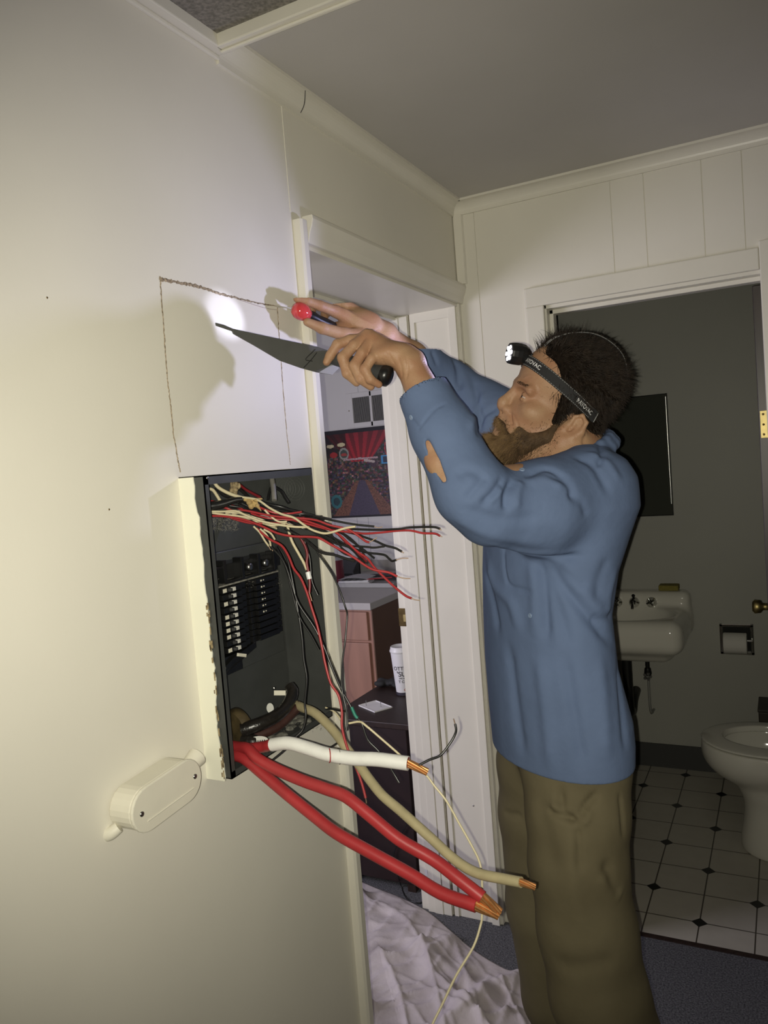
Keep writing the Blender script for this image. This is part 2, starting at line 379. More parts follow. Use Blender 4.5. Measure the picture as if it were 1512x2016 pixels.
# doorway in the left wall: near casing, head casing, deep far jamb
y0 = 1.425
struct(MB().prism([(0, y0, 0), (0.017, y0, 0), (0.021, y0 + 0.006, 0), (0.021, y0 + 0.022, 0), (0.013, y0 + 0.034, 0), (0.0, y0 + 0.036, 0)], (0, 0, 2.085)).build('trim_4', M['trim']))
P = [(0, 2.043), (0.012, 2.043), (0.014, 2.05), (0.017, 2.062), (0.024, 2.078), (0.028, 2.092), (0.026, 2.101), (0, 2.101)]
struct(MB().prism([(x, 1.462, z) for x, z in P], (0, YB - 1.462, 0)).build('trim_5', M['trim'], bevel=0.0015))
YJ = 2.349
b = MB().box(-0.29, 0, YJ, YB + 0.01, 0, 2.043)
b.box(-0.262, -0.174, YJ - 0.010, YJ, 0, 2.030)
b.box(-0.236, -0.205, YJ - 0.0125, YJ - 0.01, 0, 2.030)
b.box(-0.166, -0.150, YJ - 0.005, YJ, 0, 2.043)
b.box(-0.030, -0.004, YJ - 0.010, YJ, 0.0, 2.043); b.box(-0.15, -0.03, YJ - 0.007, YJ, 2.005, 2.043)
b.box(-0.002, 0.006, YJ + 0.001, YB, 0, 2.043)
far = struct(b.build('trim_6', M['trim'], bevel=0.0018))
struct(MB().box(-0.1715, -0.1695, YJ - 0.0006, YJ, 0, 2.043).build('trim_7', M['bronze']))
struct(MB().box(-0.29, 0, 1.462, YJ, 2.034, 2.043).box(-0.25, -0.215, 1.462, YJ, 2.022, 2.034).build('trim_8', M['trim'], bevel=0.001))
sp = onx(791, 1215, -.28); sz = 1.032
s1 = MB().box(-0.292, -0.262, YJ - 0.0025, YJ - 0.0001, sz - 0.031, sz + 0.031).build('strike_plate', M['bronze'], far, bevel=0.0006)
MB().box(-0.274, -0.265, YJ - 0.004, YJ - 0.0025, sz - 0.014, sz + 0.010).build('latch_hole', M['brass'], s1)
MB().box(-0.265, -0.255, YJ - 0.0106, YJ - 0.0098, 0.128, 0.150).build('small_plate', M['white'], far)
for px, py in ((932, 1586), (931, 1040)):
    MB().lathe(ony(px, py, YJ), [(.0032, 0), (.0028, .0012), (0, .0014)], (0, -1, 0), 10).build('nail_head', M['steel'], far)
for px, py in ((93, 586), (215, 1003)):
    MB().lathe(onx(px, py), [(.0016, 0), (.0012, .0006), (0, .0007)], (1, 0, 0), 8).build('nail_hole', M['bronze'], wall_left)
# corner strip and bathroom casing
struct(MB().prism([(0.002, YB, 2.103), (0.004, YB - 0.009, 2.103), (0.030, YB - 0.009, 2.103), (0.034, YB, 2.103)], (0, 0, 2.318 - 2.103)).build('trim_9', M['trim']))
b = MB()
def casing(bm, x0, x1, z0, z1):
    bm.box(x0, x1, YB - 0.014, YB, z0, z1)
casing(b, 0.219, 0.274, 0, 1.995); casing(b, 0.862, 0.93, 0, 2.07); casing(b, 0.219, 0.862, 1.995, 2.053)
b.box(0.213, 0.219, YB - 0.006, YB, 0, 2.055)
struct(b.build('trim_10', M['trim'], bevel=0.004))
b = MB().box(0.266, 0.279, YB, 2.46, 0, 1.998).box(0.862, 0.878, YB, 2.46, 0, 1.998).box(0.266, 0.878, YB, 2.46, 1.985, 2.0)
b.box(0.279, 0.291, 2.40, 2.435, 0, 1.985).box(0.279, 0.862, 2.40, 2.435, 1.972, 1.985)
struct(b.build('trim_11', M['trim'], bevel=0.0015))
# seam strip on the left wall above the doorway
struct(MB().box(0, 0.0012, 1.4185, 1.4215, 2.10, 2.32).build('trim_12', M['trim']))
# open bathroom door seen on its hinge edge
door = struct(thing('door_1', None, None, loc=(0.855, 2.46, 0)))
def rel(o, par):                                                  # keep world position under a moved parent
    o.parent = par; o.matrix_parent_inverse = Matrix.Translation(-par.location); return o
rel(MB().box(0.839, 0.874, 2.462, 3.05, 0.012, 1.972).build('door_slab', mat('stained_door', (0.035, 0.024, 0.018), 0.4, noise=0.5, nscale=9, stretch=(8, 8, .7)), None, bevel=0.002), door)
hg = rel(MB().box(0.843, 0.862, 2.4595, 2.462, 1.545, 1.622).build('hinge', M['brass'], None, bevel=0.0006), door)
sc = MB()
for z in (1.555, 1.583, 1.612): sc.lathe((0.851, 2.4596, z), [(0.0034, 0), (0.003, 0.0012), (0, 0.0014)], (0, -1, 0), 10)
sc.build('hinge_screws', M['bronze'], None).parent = hg
rel(MB().lathe((0.839, 2.985, 0.955), [(0.026, 0), (0.026, 0.006), (0.012, 0.010), (0.012, 0.03), (0.022, 0.036), (0.024, 0.055), (0.016, 0.062), (0, 0.063)], (-1, 0, 0), 20).build('door_knob', M['brass'], None), door)
# ceiling hatch at the upper left
h = thing('ceiling_hatch', 'grey mesh ceiling panel in a cream frame at the top of the left wall', 'ceiling panel', loc=(0.5, 0.7, CZ))
gm2 = mat('mesh_panel', (0.26, 0.24, 0.21), 0.9, color2=(0.15, 0.14, 0.12), nscale=160, detail=1, bump=0.6, bscale=260)
rel(MB().box(0.02, 1.1, 0.1, 1.19, CZ - 0.004, CZ - 0.001).build('mesh_panel', gm2, None), h)
fr = MB().box(0.0, 0.026, 0.1, 1.212, CZ - 0.026, CZ - 0.0002).box(0.0, 0.008, 0.1, 1.212, CZ - 0.034, CZ - 0.026)
fr.box(0.02, 1.13, 1.184, 1.212, CZ - 0.026, CZ - 0.0002).box(0.02, 1.13, 1.196, 1.206, CZ - 0.031, CZ - 0.026).box(1.1, 1.13, 0.1, 1.212, CZ - 0.026, CZ - 0.0002)
rel(fr.build('hatch_frame', M['trim'], None, bevel=0.003), h)
# saw cut marked out in the left wall above the panel
cm = mat('torn_plaster', (0.42, 0.34, 0.24), 0.95, color2=(0.12, 0.09, 0.06), nscale=220)
def cutline(pix, wfun, name):
    P = [onx(*p) for p in spline([np.array((*q, 0.0)) for q in pix], 16) for q in ()] if False else [onx(q[0], q[1]) for q in spline([np.array((*p, 0.0)) for p in pix], 14)]
    vs = []; fs = []; n = len(P)
    for i, p in enumerate(P):
        t = P[min(i + 1, n - 1)] - P[max(i - 1, 0)]; t = t / np.linalg.norm(t); s = np.array((0, t[2], -t[1])); wd = wfun(i / (n - 1))
        c = p + s * random.uniform(-1, 1) * 0.0006; h_ = random.uniform(0.0006, 0.0016)
        vs += [c - s * wd * random.uniform(.5, 1.3), c - s * wd * .3 + np.array((h_, 0, 0)), c + s * wd * .3 + np.array((h_ * random.uniform(.2, 1), 0, 0)), c + s * wd * random.uniform(.5, 1.3)]
        vs[-4][0] = vs[-1][0] = 0.0002
    for i in range(n - 1):
        for k in range(3): fs.append((4 * i + k, 4 * i + k + 1, 4 * i + 5 + k, 4 * i + 4 + k))
    return MB().add(vs, fs).build(name, cm, wall_left)
cutline([(313, 547), (320, 551), (350, 556), (390, 564), (430, 577), (470, 588), (510, 597), (545, 603)], lambda t: 0.0030 * (1 - t) ** .6 + 0.0007, 'saw_cut')
cutline([(315, 545), (318, 590), (323, 660), (329, 740), (336, 800), (341, 850), (350, 905), (355, 930)], lambda t: 0.0014, 'saw_cut')
cutline([(546, 604), (549, 660), (553, 710), (558, 780), (564, 850), (569, 893), (571, 915)], lambda t: 0.0011 * (1 - t) + 0.0003, 'saw_cut')
MB().tube([onx(470, 590, .0008), onx(520, 606, .0008), onx(545, 610, .0008)], 0.0006, 5).build('pencil_line', mat('pencil', (.45, .38, .36), .9), wall_left)
# ================================================================== the man
def nrm(v): v = np.array(v, float); return v / np.linalg.norm(v)
skin = mat('skin', (0.38, 0.235, 0.135), 0.5, noise=0.0, color2=(0.33, 0.17, 0.095), nscale=26, bump=0.25, bscale=420, spec=0.35)
denim = mat('blue_shirt', (0.118, 0.166, 0.285), 0.8, noise=0.10, nscale=14, bump=0.55, bscale=38, spec=0.2)
khaki = mat('khaki_cotton', (0.152, 0.130, 0.078), 0.85, color2=(0.124, 0.105, 0.062), nscale=9, bump=0.45, bscale=32, spec=0.15)
hairm = mat('dark_hair', (0.030, 0.020, 0.013), 0.6, color2=(0.010, 0.007, 0.005), nscale=60, spec=0.3)
scalp = mat('hair_underlayer', (0.014, 0.010, 0.007), 0.95, color2=(0.006, 0.004, 0.003), nscale=120, spec=0.05, bump=.8, bscale=200)
beardm = mat('brown_beard', (0.095, 0.058, 0.030), 0.7, color2=(0.045, 0.027, 0.014), nscale=45, spec=0.2)
man = thing('person', 'bearded man in blue work shirt and khaki trousers reaching up to cut the left wall', 'person', loc=tuple(at(1130, 1500, 1.6) * (1, 1, 0)))
al, ga = math.radians(25), math.radians(8)
HF = math.cos(ga) * (-math.cos(al) * RGT + math.sin(al) * UPV) - math.sin(ga) * FWD
HU = math.sin(al) * RGT + math.cos(al) * UPV
rho = math.radians(11); HL0 = np.cross(HU, HF); HU = HU * math.cos(rho) + HL0 * math.sin(rho); HL = np.cross(HU, HF); HO = at(1120, 775, 1.585); HA = [HF, HL, HU]
def hp(a, l, b): return HO + HF * a + HL * l + HU * b
def dh(px): return 1.352 + (px - 424) * 0.00055 if px < 650 else 1.4763 - (px - 650) * 0.0003                  # depth of the blade and its grip
def A(*p): return at(p[0], p[1], p[2])
LW, LE, LS = A(806, 716, 1.440), A(928, 966, 1.385), A(1165, 950, 1.49)
RW, RE, RS = A(757, 660, 1.665), A(885, 760, 1.80), A(1030, 860, 1.74)
S = SDF((-0.02, 1.05, 1.12), (0.78, 1.95, 1.90), 0.0021)
# head
S.ell(hp(.004, 0, .024), (.098, .076, .084), HA, .01)
S.ell(hp(.046, 0, .004), (.064, .066, .058), HA, .02)
S.ell(hp(.036, 0, -.070), (.064, .061, .086), HA, .02)
S.ell(hp(.070, 0, -.108), (.029, .033, .036), HA, .02)
S.cone(hp(.080, .008, -.150), hp(.080, -.008, -.150), .020, .020, .02)
for sgn in (1, -1):
    S.cone(hp(-.018, sgn * .054, -.090), hp(.066, sgn * .016, -.148), .022, .020, .02)
    S.ell(hp(.058, sgn * .045, -.066), (.026, .020, .018), HA, .015)
    S.cone(hp(.101, sgn * .010, -.026), hp(.086, sgn * .046, -.030), .0105, .010, .012)
S.cone(hp(.101, 0, -.034), hp(.1125, 0, -.074), .0078, .0105, .010)
S.cone(hp(.1125, 0, -.074), hp(.1115, 0, -.080), .0115, .0112, .006)
S.cone(hp(.100, 0, -.090), hp(.098, 0, -.112), .009, .012, .010)
for sgn in (1, -1):
    S.ell(hp(.100, sgn * .0125, -.084), (.012, .0068, .0085), HA, .005)
    S.ell(hp(.1035, sgn * .0060, -.0915), (.0055, .0032, .0028), HA, .002, 'sub')
    S.ell(hp(.100, sgn * .033, -.047), (.016, .017, .0115), HA, .010, 'sub')
    e = hp(.079, sgn * .032, -.047)
    S.ell(e, (.0135, .0135, .0135), HA, .003)
    pu = [e + HF * .0125 * math.cos(q) + HL * sgn * .0135 * math.sin(q) + HU * .0052 for q in (-.9, -.3, .3, .9)]
    pl = [e + HF * .0125 * math.cos(q) + HL * sgn * .0135 * math.sin(q) - HU * .0058 for q in (-.9, -.3, .3, .9)]
    S.chain(pu, [.0020, .0026, .0026, .0020], .003); S.chain(pl, [.0016, .002, .002, .0016], .003)
# lips and cheek fold
S.chain([hp(.083, .024, -.1295), hp(.0955, .010, -.1265), hp(.0975, 0, -.1275), hp(.0955, -.010, -.1265), hp(.083, -.024, -.1295)], [.003, .0052, .0056, .0052, .003], .004)
S.chain([hp(.083, .022, -.134), hp(.0945, .009, -.1375), hp(.0965, 0, -.138), hp(.0945, -.009, -.1375), hp(.083, -.022, -.134)], [.003, .0058, .0064, .0058, .003], .004)
S.chain([hp(.093, .024, -.088), hp(.084, .034, -.104)], [.0012, .0012], .008, 'sub')
# ears
for sgn in (1, -1):
    t = math.radians(14); eu = math.cos(t) * HU - math.sin(t) * HF; ef = math.cos(t) * HF + math.sin(t) * HU
    el = nrm(HL * sgn * .92 + ef * .38); ec = hp(-.018, sgn * .076, -.060); ef2 = np.cross(eu, el) * 1.0; ef2 = ef2 if ef2 @ HF > 0 else -ef2
    E = lambda x, y, o=0.0: ec + ef2 * x + eu * y + el * o
    S.ell(ec, (.018, .031, .0055), [ef2, eu, el], .006)
    S.ell(E(.004, -.002, .006), (.010, .016, .006), [ef2, eu, el], .004, 'sub')
    S.chain([E(.010, .004, .004), E(.012, .020, .005), E(.002, .031, .006), E(-.013, .025, .007), E(-.0175, .006, .006), E(-.012, -.012, .005), E(-.003, -.025, .004)], [.003, .0034, .0036, .0038, .0036, .0032, .004], .003)
    S.ell(E(.002, -.028, .003), (.008, .008, .0055), [ef2, eu, el], .004)
    S.cone(E(.012, -.006, .002), E(.013, -.012, .002), .004, .0045, .004)
# neck, trunk and arms inside the shirt
NB = A(1116, 900, 1.60)
S.cone(hp(-.028, 0, -.060), NB, .051, .058, .025)
S.cone(hp(.02, 0, -.105), NB + HF * .035, .040, .050, .025)
S.chain([NB, A(1110, 980, 1.60), A(1100, 1130, 1.60)], [.075, .105, .10], .04)
S.chain([A(1130, 950, 1.57), LS], [.06, .05], .03); S.chain([A(1100, 930, 1.63), RS], [.06, .045], .03)
S.chain([LS, LE], [.050, .040], .02); S.chain([LE, LE * .4 + LW * .6, LW], [.041, .036, .0265], .015)
S.chain([A(842, 850, 1.395), A(848, 876, 1.389), A(862, 910, 1.379), A(880, 948, 1.367)], [.0195, .021, .021, .0195], .008)
S.chain([RS, RE], [.046, .038], .02); S.chain([RE, RE * .4 + RW * .6, RW], [.036, .031, .0235], .015)
# left hand round the grip
def hand(pts): return [at(p[0], p[1], dh(p[0]) + p[2]) for p in pts]
fi = hand([(718, 667, .008), (690, 669, -.004), (665, 678, -.016), (650, 700, -.019), (643, 713, -.013)])
fm = hand([(724, 662, .004), (697, 680, -.017), (675, 704, -.029), (683, 735, -.027), (702, 753, -.012)])
fr_ = hand([(733, 668, -.002), (713, 695, -.022), (698, 720, -.031), (709, 746, -.028), (730, 761, -.012)])
fl_ = hand([(745, 684, -.008), (732, 706, -.027), (718, 727, -.033), (729, 747, -.029), (746, 757, -.015)])
W0 = LW
for f, off in ((fi, (-10, -12, .014)), (fm, (-6, -9, .005)), (fr_, (-3, -4, -.006)), (fl_, (0, 4, -.016))):
    wpt = at(800 + off[0], 712 + off[1], 1.443 + off[2])
    S.chain([LW, wpt, f[0]], [.024, .0155, .0125], .012)
S.ell(A(768, 698, 1.442), (.034, .021, .030), [nrm(A(740, 678, 1.445) - A(800, 715, 1.443)), UPV, FWD], .012)
for f, k in ((fi, 1.0), (fm, 1.05), (fr_, 1.02), (fl_, .92)):
    r = [.0112 * k, .0098 * k, .0100 * k, .0088 * k, .0074 * k]
    for i in range(4): S.cone(f[i], f[i + 1], r[i], r[i + 1], .0035)
S.chain([A(790, 716, 1.462), A(752, 706, 1.472), A(722, 712, 1.47), A(700, 716, 1.470)], [.017, .014, .012, .009], .006)   # thumb behind the grip
S.ell(fi[4] - FWD * .006 + RGT * -.001, (.0045, .006, .0012), [RGT, UPV, FWD], .001)
# right hand on the screwdriver
ri = [A(660, 613, 1.615), A(630, 602, 1.585), A(604, 592, 1.566), A(585, 588, 1.556)]
rm = [A(680, 600, 1.645), A(641, 590, 1.642), A(616, 601, 1.632), A(613, 620, 1.612)]
rr = [A(697, 614, 1.665), A(662, 606, 1.668), A(640, 618, 1.655), A(637, 638, 1.630)]
rl_ = [A(708, 634, 1.675), A(682, 634, 1.680), A(662, 642, 1.668), A(656, 654, 1.648)]
rt = [A(722, 664, 1.635), A(676, 658, 1.605), A(634, 646, 1.578), A(605, 634, 1.564)]
for f in (ri, rm, rr, rl_): S.chain([RW, RW * .45 + f[0] * .55, f[0]], [.023, .0165, .0125], .012)
S.ell(A(706, 640, 1.638), (.040, .030, .018), [nrm(A(660, 620, 1.62) - RW), UPV, FWD], .014)
for f, k in ((ri, 1.02), (rm, 1.0), (rr, .96), (rl_, .88)):
    r = [.0118 * k, .0102 * k, .0092 * k, .0078 * k]
    for i in range(3): S.cone(f[i], f[i + 1], r[i], r[i + 1], .004)
S.chain(rt, [.018, .0135, .0112, .0086], .006)
me = S.mesh('body'); smooth_mesh(me, 1, .4)
sculpt(me, [([(762, 690), (770, 705), (778, 718)], .002, -.0014), ([(782, 700), (790, 722), (792, 745)], .0022, -.0016), ([(800, 700), (803, 725), (800, 748)], .002, -.0014),
            ([(752, 706), (757, 716)], .0014, -.0012), ([(744, 702), (748, 712)], .0014, -.0012), ([(690, 640), (720, 650), (748, 648)], .004, .0012), ([(672, 604), (700, 622), (735, 640)], .003, .0016),
            ([(1037, 770), (1048, 772), (1056, 778)], .0016, -.001), ([(1030, 745), (1040, 740), (1055, 742)], .002, .0012), ([(1008, 812), (1018, 832), (1024, 850)], .0026, -.0016)])
body = ob('body', me, skin, man)
# eyes
for sgn in (1, -1):
    e = hp(.0795, sgn * .032, -.047)
    ey = MB().lathe(e - HF * .0, [(.0, -.0133)] + [(.0133 * math.cos(q), .0133 * math.sin(q)) for q in np.linspace(-1.4, 1.4, 12)] + [(.0, .0133)], HF, 20).build('eyeball', mat('eye_white', (.55, .5, .45), .15), body)
    MB().lathe(e + HF * .0118 + HU * .0004, [(.0052, 0), (.0045, .0016), (0, .0020)], HF, 16).build('iris', mat('iris', (.03, .022, .016), .1), ey)
# strands grown from a surface
def strands(name, material, roots, dirs, lens, rad, parent, curl=.25, droop=.0, seg=4):
    n = len(roots); T = dirs / np.linalg.norm(dirs, axis=1)[:, None]; s1 = np.cross(T, RNG.normal(size=(n, 3))); s1 /= np.linalg.norm(s1, axis=1)[:, None]
    P = roots.copy(); V = []; step = lens / seg; bend = RNG.normal(size=(n, 3)) * curl
    for k in range(seg + 1):
        r = (rad * (1 - .85 * k / seg))[:, None]; s2 = np.cross(T, s1)
        for q in range(3):
            c = 2 * math.pi * q / 3; V.append(P + r * (math.cos(c) * s1 + math.sin(c) * s2))
        T = T + bend / seg + np.array((0, 0, -droop)) / seg; T /= np.linalg.norm(T, axis=1)[:, None]; P = P + T * step[:, None]
    V = np.stack(V, 1).reshape(-1, 3); m = (seg + 1) * 3; base = np.arange(n)[:, None, None] * m; F = []
    for k in range(seg):
        for q in range(3): F.append([k * 3 + q, k * 3 + (q + 1) % 3, k * 3 + 3 + (q + 1) % 3, k * 3 + 3 + q])
    F = (base + np.array(F)[None]).reshape(-1, 4)
    me_ = bpy.data.meshes.new(name); me_.vertices.add(len(V)); me_.vertices.foreach_set('co', V.ravel()); me_.loops.add(F.size); me_.loops.foreach_set('vertex_index', F.ravel().astype(np.int32))
    me_.polygons.add(len(F)); me_.polygons.foreach_set('loop_start', np.arange(0, F.size, 4, dtype=np.int32)); me_.update(calc_edges=True); me_.polygons.foreach_set('use_smooth', np.ones(len(F), bool))
    return ob(name, me_, material, parent)
def loc(P): Q = P - HO; return np.stack([Q @ HF, Q @ HL, Q @ HU], 1)
def scatter(me_, n, keep):
    V = verts(me_); F = np.empty(len(me_.loops), np.int32); me_.loops.foreach_get('vertex_index', F); F = F.reshape(-1, 4); N = norms(me_)
    C = V[F].mean(1); F = F[keep(C)]; i = RNG.integers(0, len(F), n); w_ = RNG.dirichlet((1, 1, 1, 1), n)[:, :, None]
    return (V[F[i]] * w_).sum(1), N[F[i, 0]]
# hair
H = SDF(HO - .2, HO + .2, .003)
H.ell(hp(.001, 0, .028), (.099, .082, .084), HA, .02); H.ell(hp(-.047, 0, -.056), (.050, .0675, .062), HA, .02)
for sgn in (1, -1): H.cone(hp(.012, sgn * .064, -.010), hp(.014, sgn * .0585, -.062), .015, .009, .012); H.ell(hp(.045, sgn * .05, .055), (.04, .03, .036), HA, .02)
H.ell(hp(.112, 0, -.045), (.074, .10, .078), HA, .012, 'sub'); H.ell(hp(.088, .055, .008), (.038, .032, .034), HA, .012, 'sub'); H.ell(hp(.088, -.055, .008), (.038, .032, .034), HA, .012, 'sub')
for sgn in (1, -1): H.ell(hp(-.013, sgn * .085, -.064), (.023, .022, .032), HA, .005, 'sub')
H.cone(hp(.022, 0, -.12), hp(.06, 0, -.16), .050, .06, .01, 'sub')
hm = H.mesh('hair'); hair = ob('hair', hm, scalp, body)
P, N = scatter(hm, 16000, lambda C: (loc(C)[:, 0] < .125))
Lc = loc(P); D = N * .30 + HU * .10 * (Lc[:, 2:] > .07) - HF * .75 - HU * .9 * (Lc[:, 2:] < .03) + RNG.normal(size=P.shape) * .34
ln = RNG.uniform(.014, .030, len(P)) * np.where(Lc[:, 2] > .06, 1.15, np.where(Lc[:, 2] < -.02, .55, .9))
tuft = RNG.random(len(P)) < .07; D[tuft] += N[tuft] * .7; ln[tuft] *= 1.25
D[Lc[:, 0] > .06] = D[Lc[:, 0] > .06] + HU * .55 + HF * .1
strands('hair_strands', hairm, P - N * .002, D, ln, np.full(len(P), .0009), hair, .5, .1)
# beard and moustache, eyebrows
BS = SDF(HO - .22, HO + .16, .0028)
for sgn in (1, -1):
    BS.chain([hp(.010, sgn * .0625, -.070), hp(.012, sgn * .059, -.098), hp(.046, sgn * .040, -.130), hp(.082, sgn * .014, -.152)], [.007, .015, .020, .021], .012)
    BS.chain([hp(.103, sgn * .004, -.108), hp(.094, sgn * .020, -.116), hp(.080, sgn * .031, -.132), hp(.076, sgn * .026, -.15)], [.0065, .0065, .0075, .010], .006)
    BS.ell(hp(.048, sgn * .044, -.112), (.028, .009, .019), HA, .012); BS.ell(hp(.018, sgn * .054, -.112), (.024, .011, .020), HA, .012)
BS.chain([hp(.090, 0, -.150), hp(.094, 0, -.166)], [.019, .015], .012)
BS.chain([hp(.058, .012, -.158), hp(.058, -.012, -.160)], [.025, .025], .012)
for sgn in (1, -1): BS.ell(hp(.097, sgn * .007, -.132), (.012, .016, .0095), HA, .004, 'sub')
bme = BS.mesh('beard'); smooth_mesh(bme, 2, .5); beard = ob('beard', bme, beardm, body)
beardg = mat('fair_beard', (0.27, 0.175, 0.085), 0.7, color2=(0.13, 0.08, 0.036), nscale=50, spec=0.2)
def grow(name, mt, n, keep, mesh_, base, extra, par):
    P, N = scatter(mesh_, n, keep); q = loc(P); front = np.clip((q[:, 0] - .03) / .06, 0, 1); low = np.clip((-.10 - q[:, 2]) / .06, 0, 1)
    D = N * .40 - HU * (.85 - .1 * front)[:, None] + HF * (.05 + .38 * front * low)[:, None] + RNG.normal(size=P.shape) * .24
    strands(name, mt, P - N * .001, D, (base + extra * low * (0.3 + .7 * front)) * RNG.uniform(.5, 1.4, len(P)), np.full(len(P), .00045), par, .4, .15)
chin = lambda C: loc(C)[:, 0] + RNG.normal(size=len(C)) * .012 > .066
grow('beard_strands', beardm, 6500, lambda C: ~chin(C), bme, .008, .010, beard)
grow('fair_strands', beardg, 6500, chin, bme, .008, .014, beard)
def stub(C):
    q = loc(C); a, l, b = q.T; edge = b + .062 + 1.0 * np.clip(a - .012, 0, 1) + RNG.normal(size=len(C)) * .011
    return ((edge < 0) & (a > -.002) & (a < .088) & (b > -.17) & (np.abs(l) > .02) & (np.linalg.norm(q, axis=1) < .22)) | ((a > .085) & (a < .125) & (b < -.1) & (b > -.120) & (np.abs(l) < .034))
grow('stubble', beardm, 9000, stub, me, .0055, .004, beard)
for sgn in (1, -1):
    P, N = scatter(me, 240, lambda C: (lambda q: (q[:, 0] > .075) & (q[:, 2] > -.0285) & (q[:, 2] < -.0225) & (sgn * q[:, 1] > .014) & (sgn * q[:, 1] < .048))(loc(C)))
    strands('eyebrow', hairm, P, N * .30 - HF * .5 + HL * sgn * .9 + RNG.normal(size=P.shape) * .15, RNG.uniform(.004, .007, len(P)), np.full(len(P), .00024), body, .2)
# shirt
t20 = math.radians(20); b0 = nrm((-RGT[0], -RGT[1], 0)); c0 = nrm((-FWD[0], -FWD[1], 0))
TF = math.cos(t20) * b0 + math.sin(t20) * c0; TL = math.cos(t20) * c0 - math.sin(t20) * b0
rows = [(893, 1062, 1190, .10, 1.61), (912, 1000, 1214, .155, 1.61), (945, 975, 1234, .185, 1.61), (1000, 957, 1244, .195, 1.61), (1055, 952, 1224, .19, 1.61), (1120, 952, 1200, .185, 1.61), (1200, 954, 1187, .18, 1.61), (1300, 958, 1198, .185, 1.61),
        (1400, 965, 1228, .19, 1.61), (1440, 969, 1232, .19, 1.61), (1477, 973, 1231, .19, 1.61)]
secs = []
for py, l, r, rl, d in rows:
    hw = (r - l) / 2 * d / FPX * .955; rf = math.sqrt(max(hw * hw - (rl * math.sin(t20)) ** 2, .002)) / math.cos(t20); secs.append((at((l + r) / 2, py, d), TF, rf, TL, rl))
Q = SDF((-0.05, 1.0, secs[-1][0][2] - .03), (0.85, 2.05, 1.80), .0028)
Q.loft(secs, .02)
CL = LW + (LE - LW) * .24; CR = RW + (RE - RW) * .16
Q.chain([A(1156, 962, 1.51), A(1060, 1000, 1.45), A(968, 998, 1.41)], [.084, .084, .068], .03)
Q.chain([A(968, 998, 1.41), LE, LE * .55 + LW * .45, CL], [.068, .064, .056, .0485], .02)
Q.chain([RS, A(1000, 862, 1.74), A(978, 836, 1.75), A(945, 808, 1.77), RE, RE * .5 + RW * .5, CR], [.085, .085, .080, .068, .056, .047, .041], .02)
ul = nrm(LW - LE); ur = nrm(RW - RE)
Q.cone(CL + ul * .06, CL + ul * .004, .062, .045, .004, 'sub'); Q.cone(CR + ur * .06, CR + ur * .004, .052, .036, .002, 'sub')
for o_ in (-.034, -.026, -.018, -.010, -.003, .004, .011, .017, .023): Q.chain([A(842, 870, 1.356 + o_), A(858, 910, 1.346 + o_), A(875, 946, 1.334 + o_)], [.0042, .0075, .0042], .002, 'sub')
ring = []
for k in range(25):
    p = 2 * math.pi * k / 24; ring.append(A(1122, 884, 1.60) + TF * .080 * math.cos(p) + TL * .072 * math.sin(p) + np.array((0, 0, -.030 * math.cos(p) - .002)) - HF * .004)
Q.chain(ring, [.0095] * 25, .006); Q.chain([r_ - np.array((0, 0, .016)) + (r_ - A(1122, 884, 1.6)) * .10 for r_ in ring], [.011] * 25, .008)
Q.cone(A(1122, 850, 1.60), A(1122, 884, 1.60), .064, .062, .004, 'sub')
sm = Q.mesh('shirt'); smooth_mesh(sm, 4, .5)
c = lambda *pl: [(760 + x / 2.8, 740 + y / 2.8) for x, y in pl]
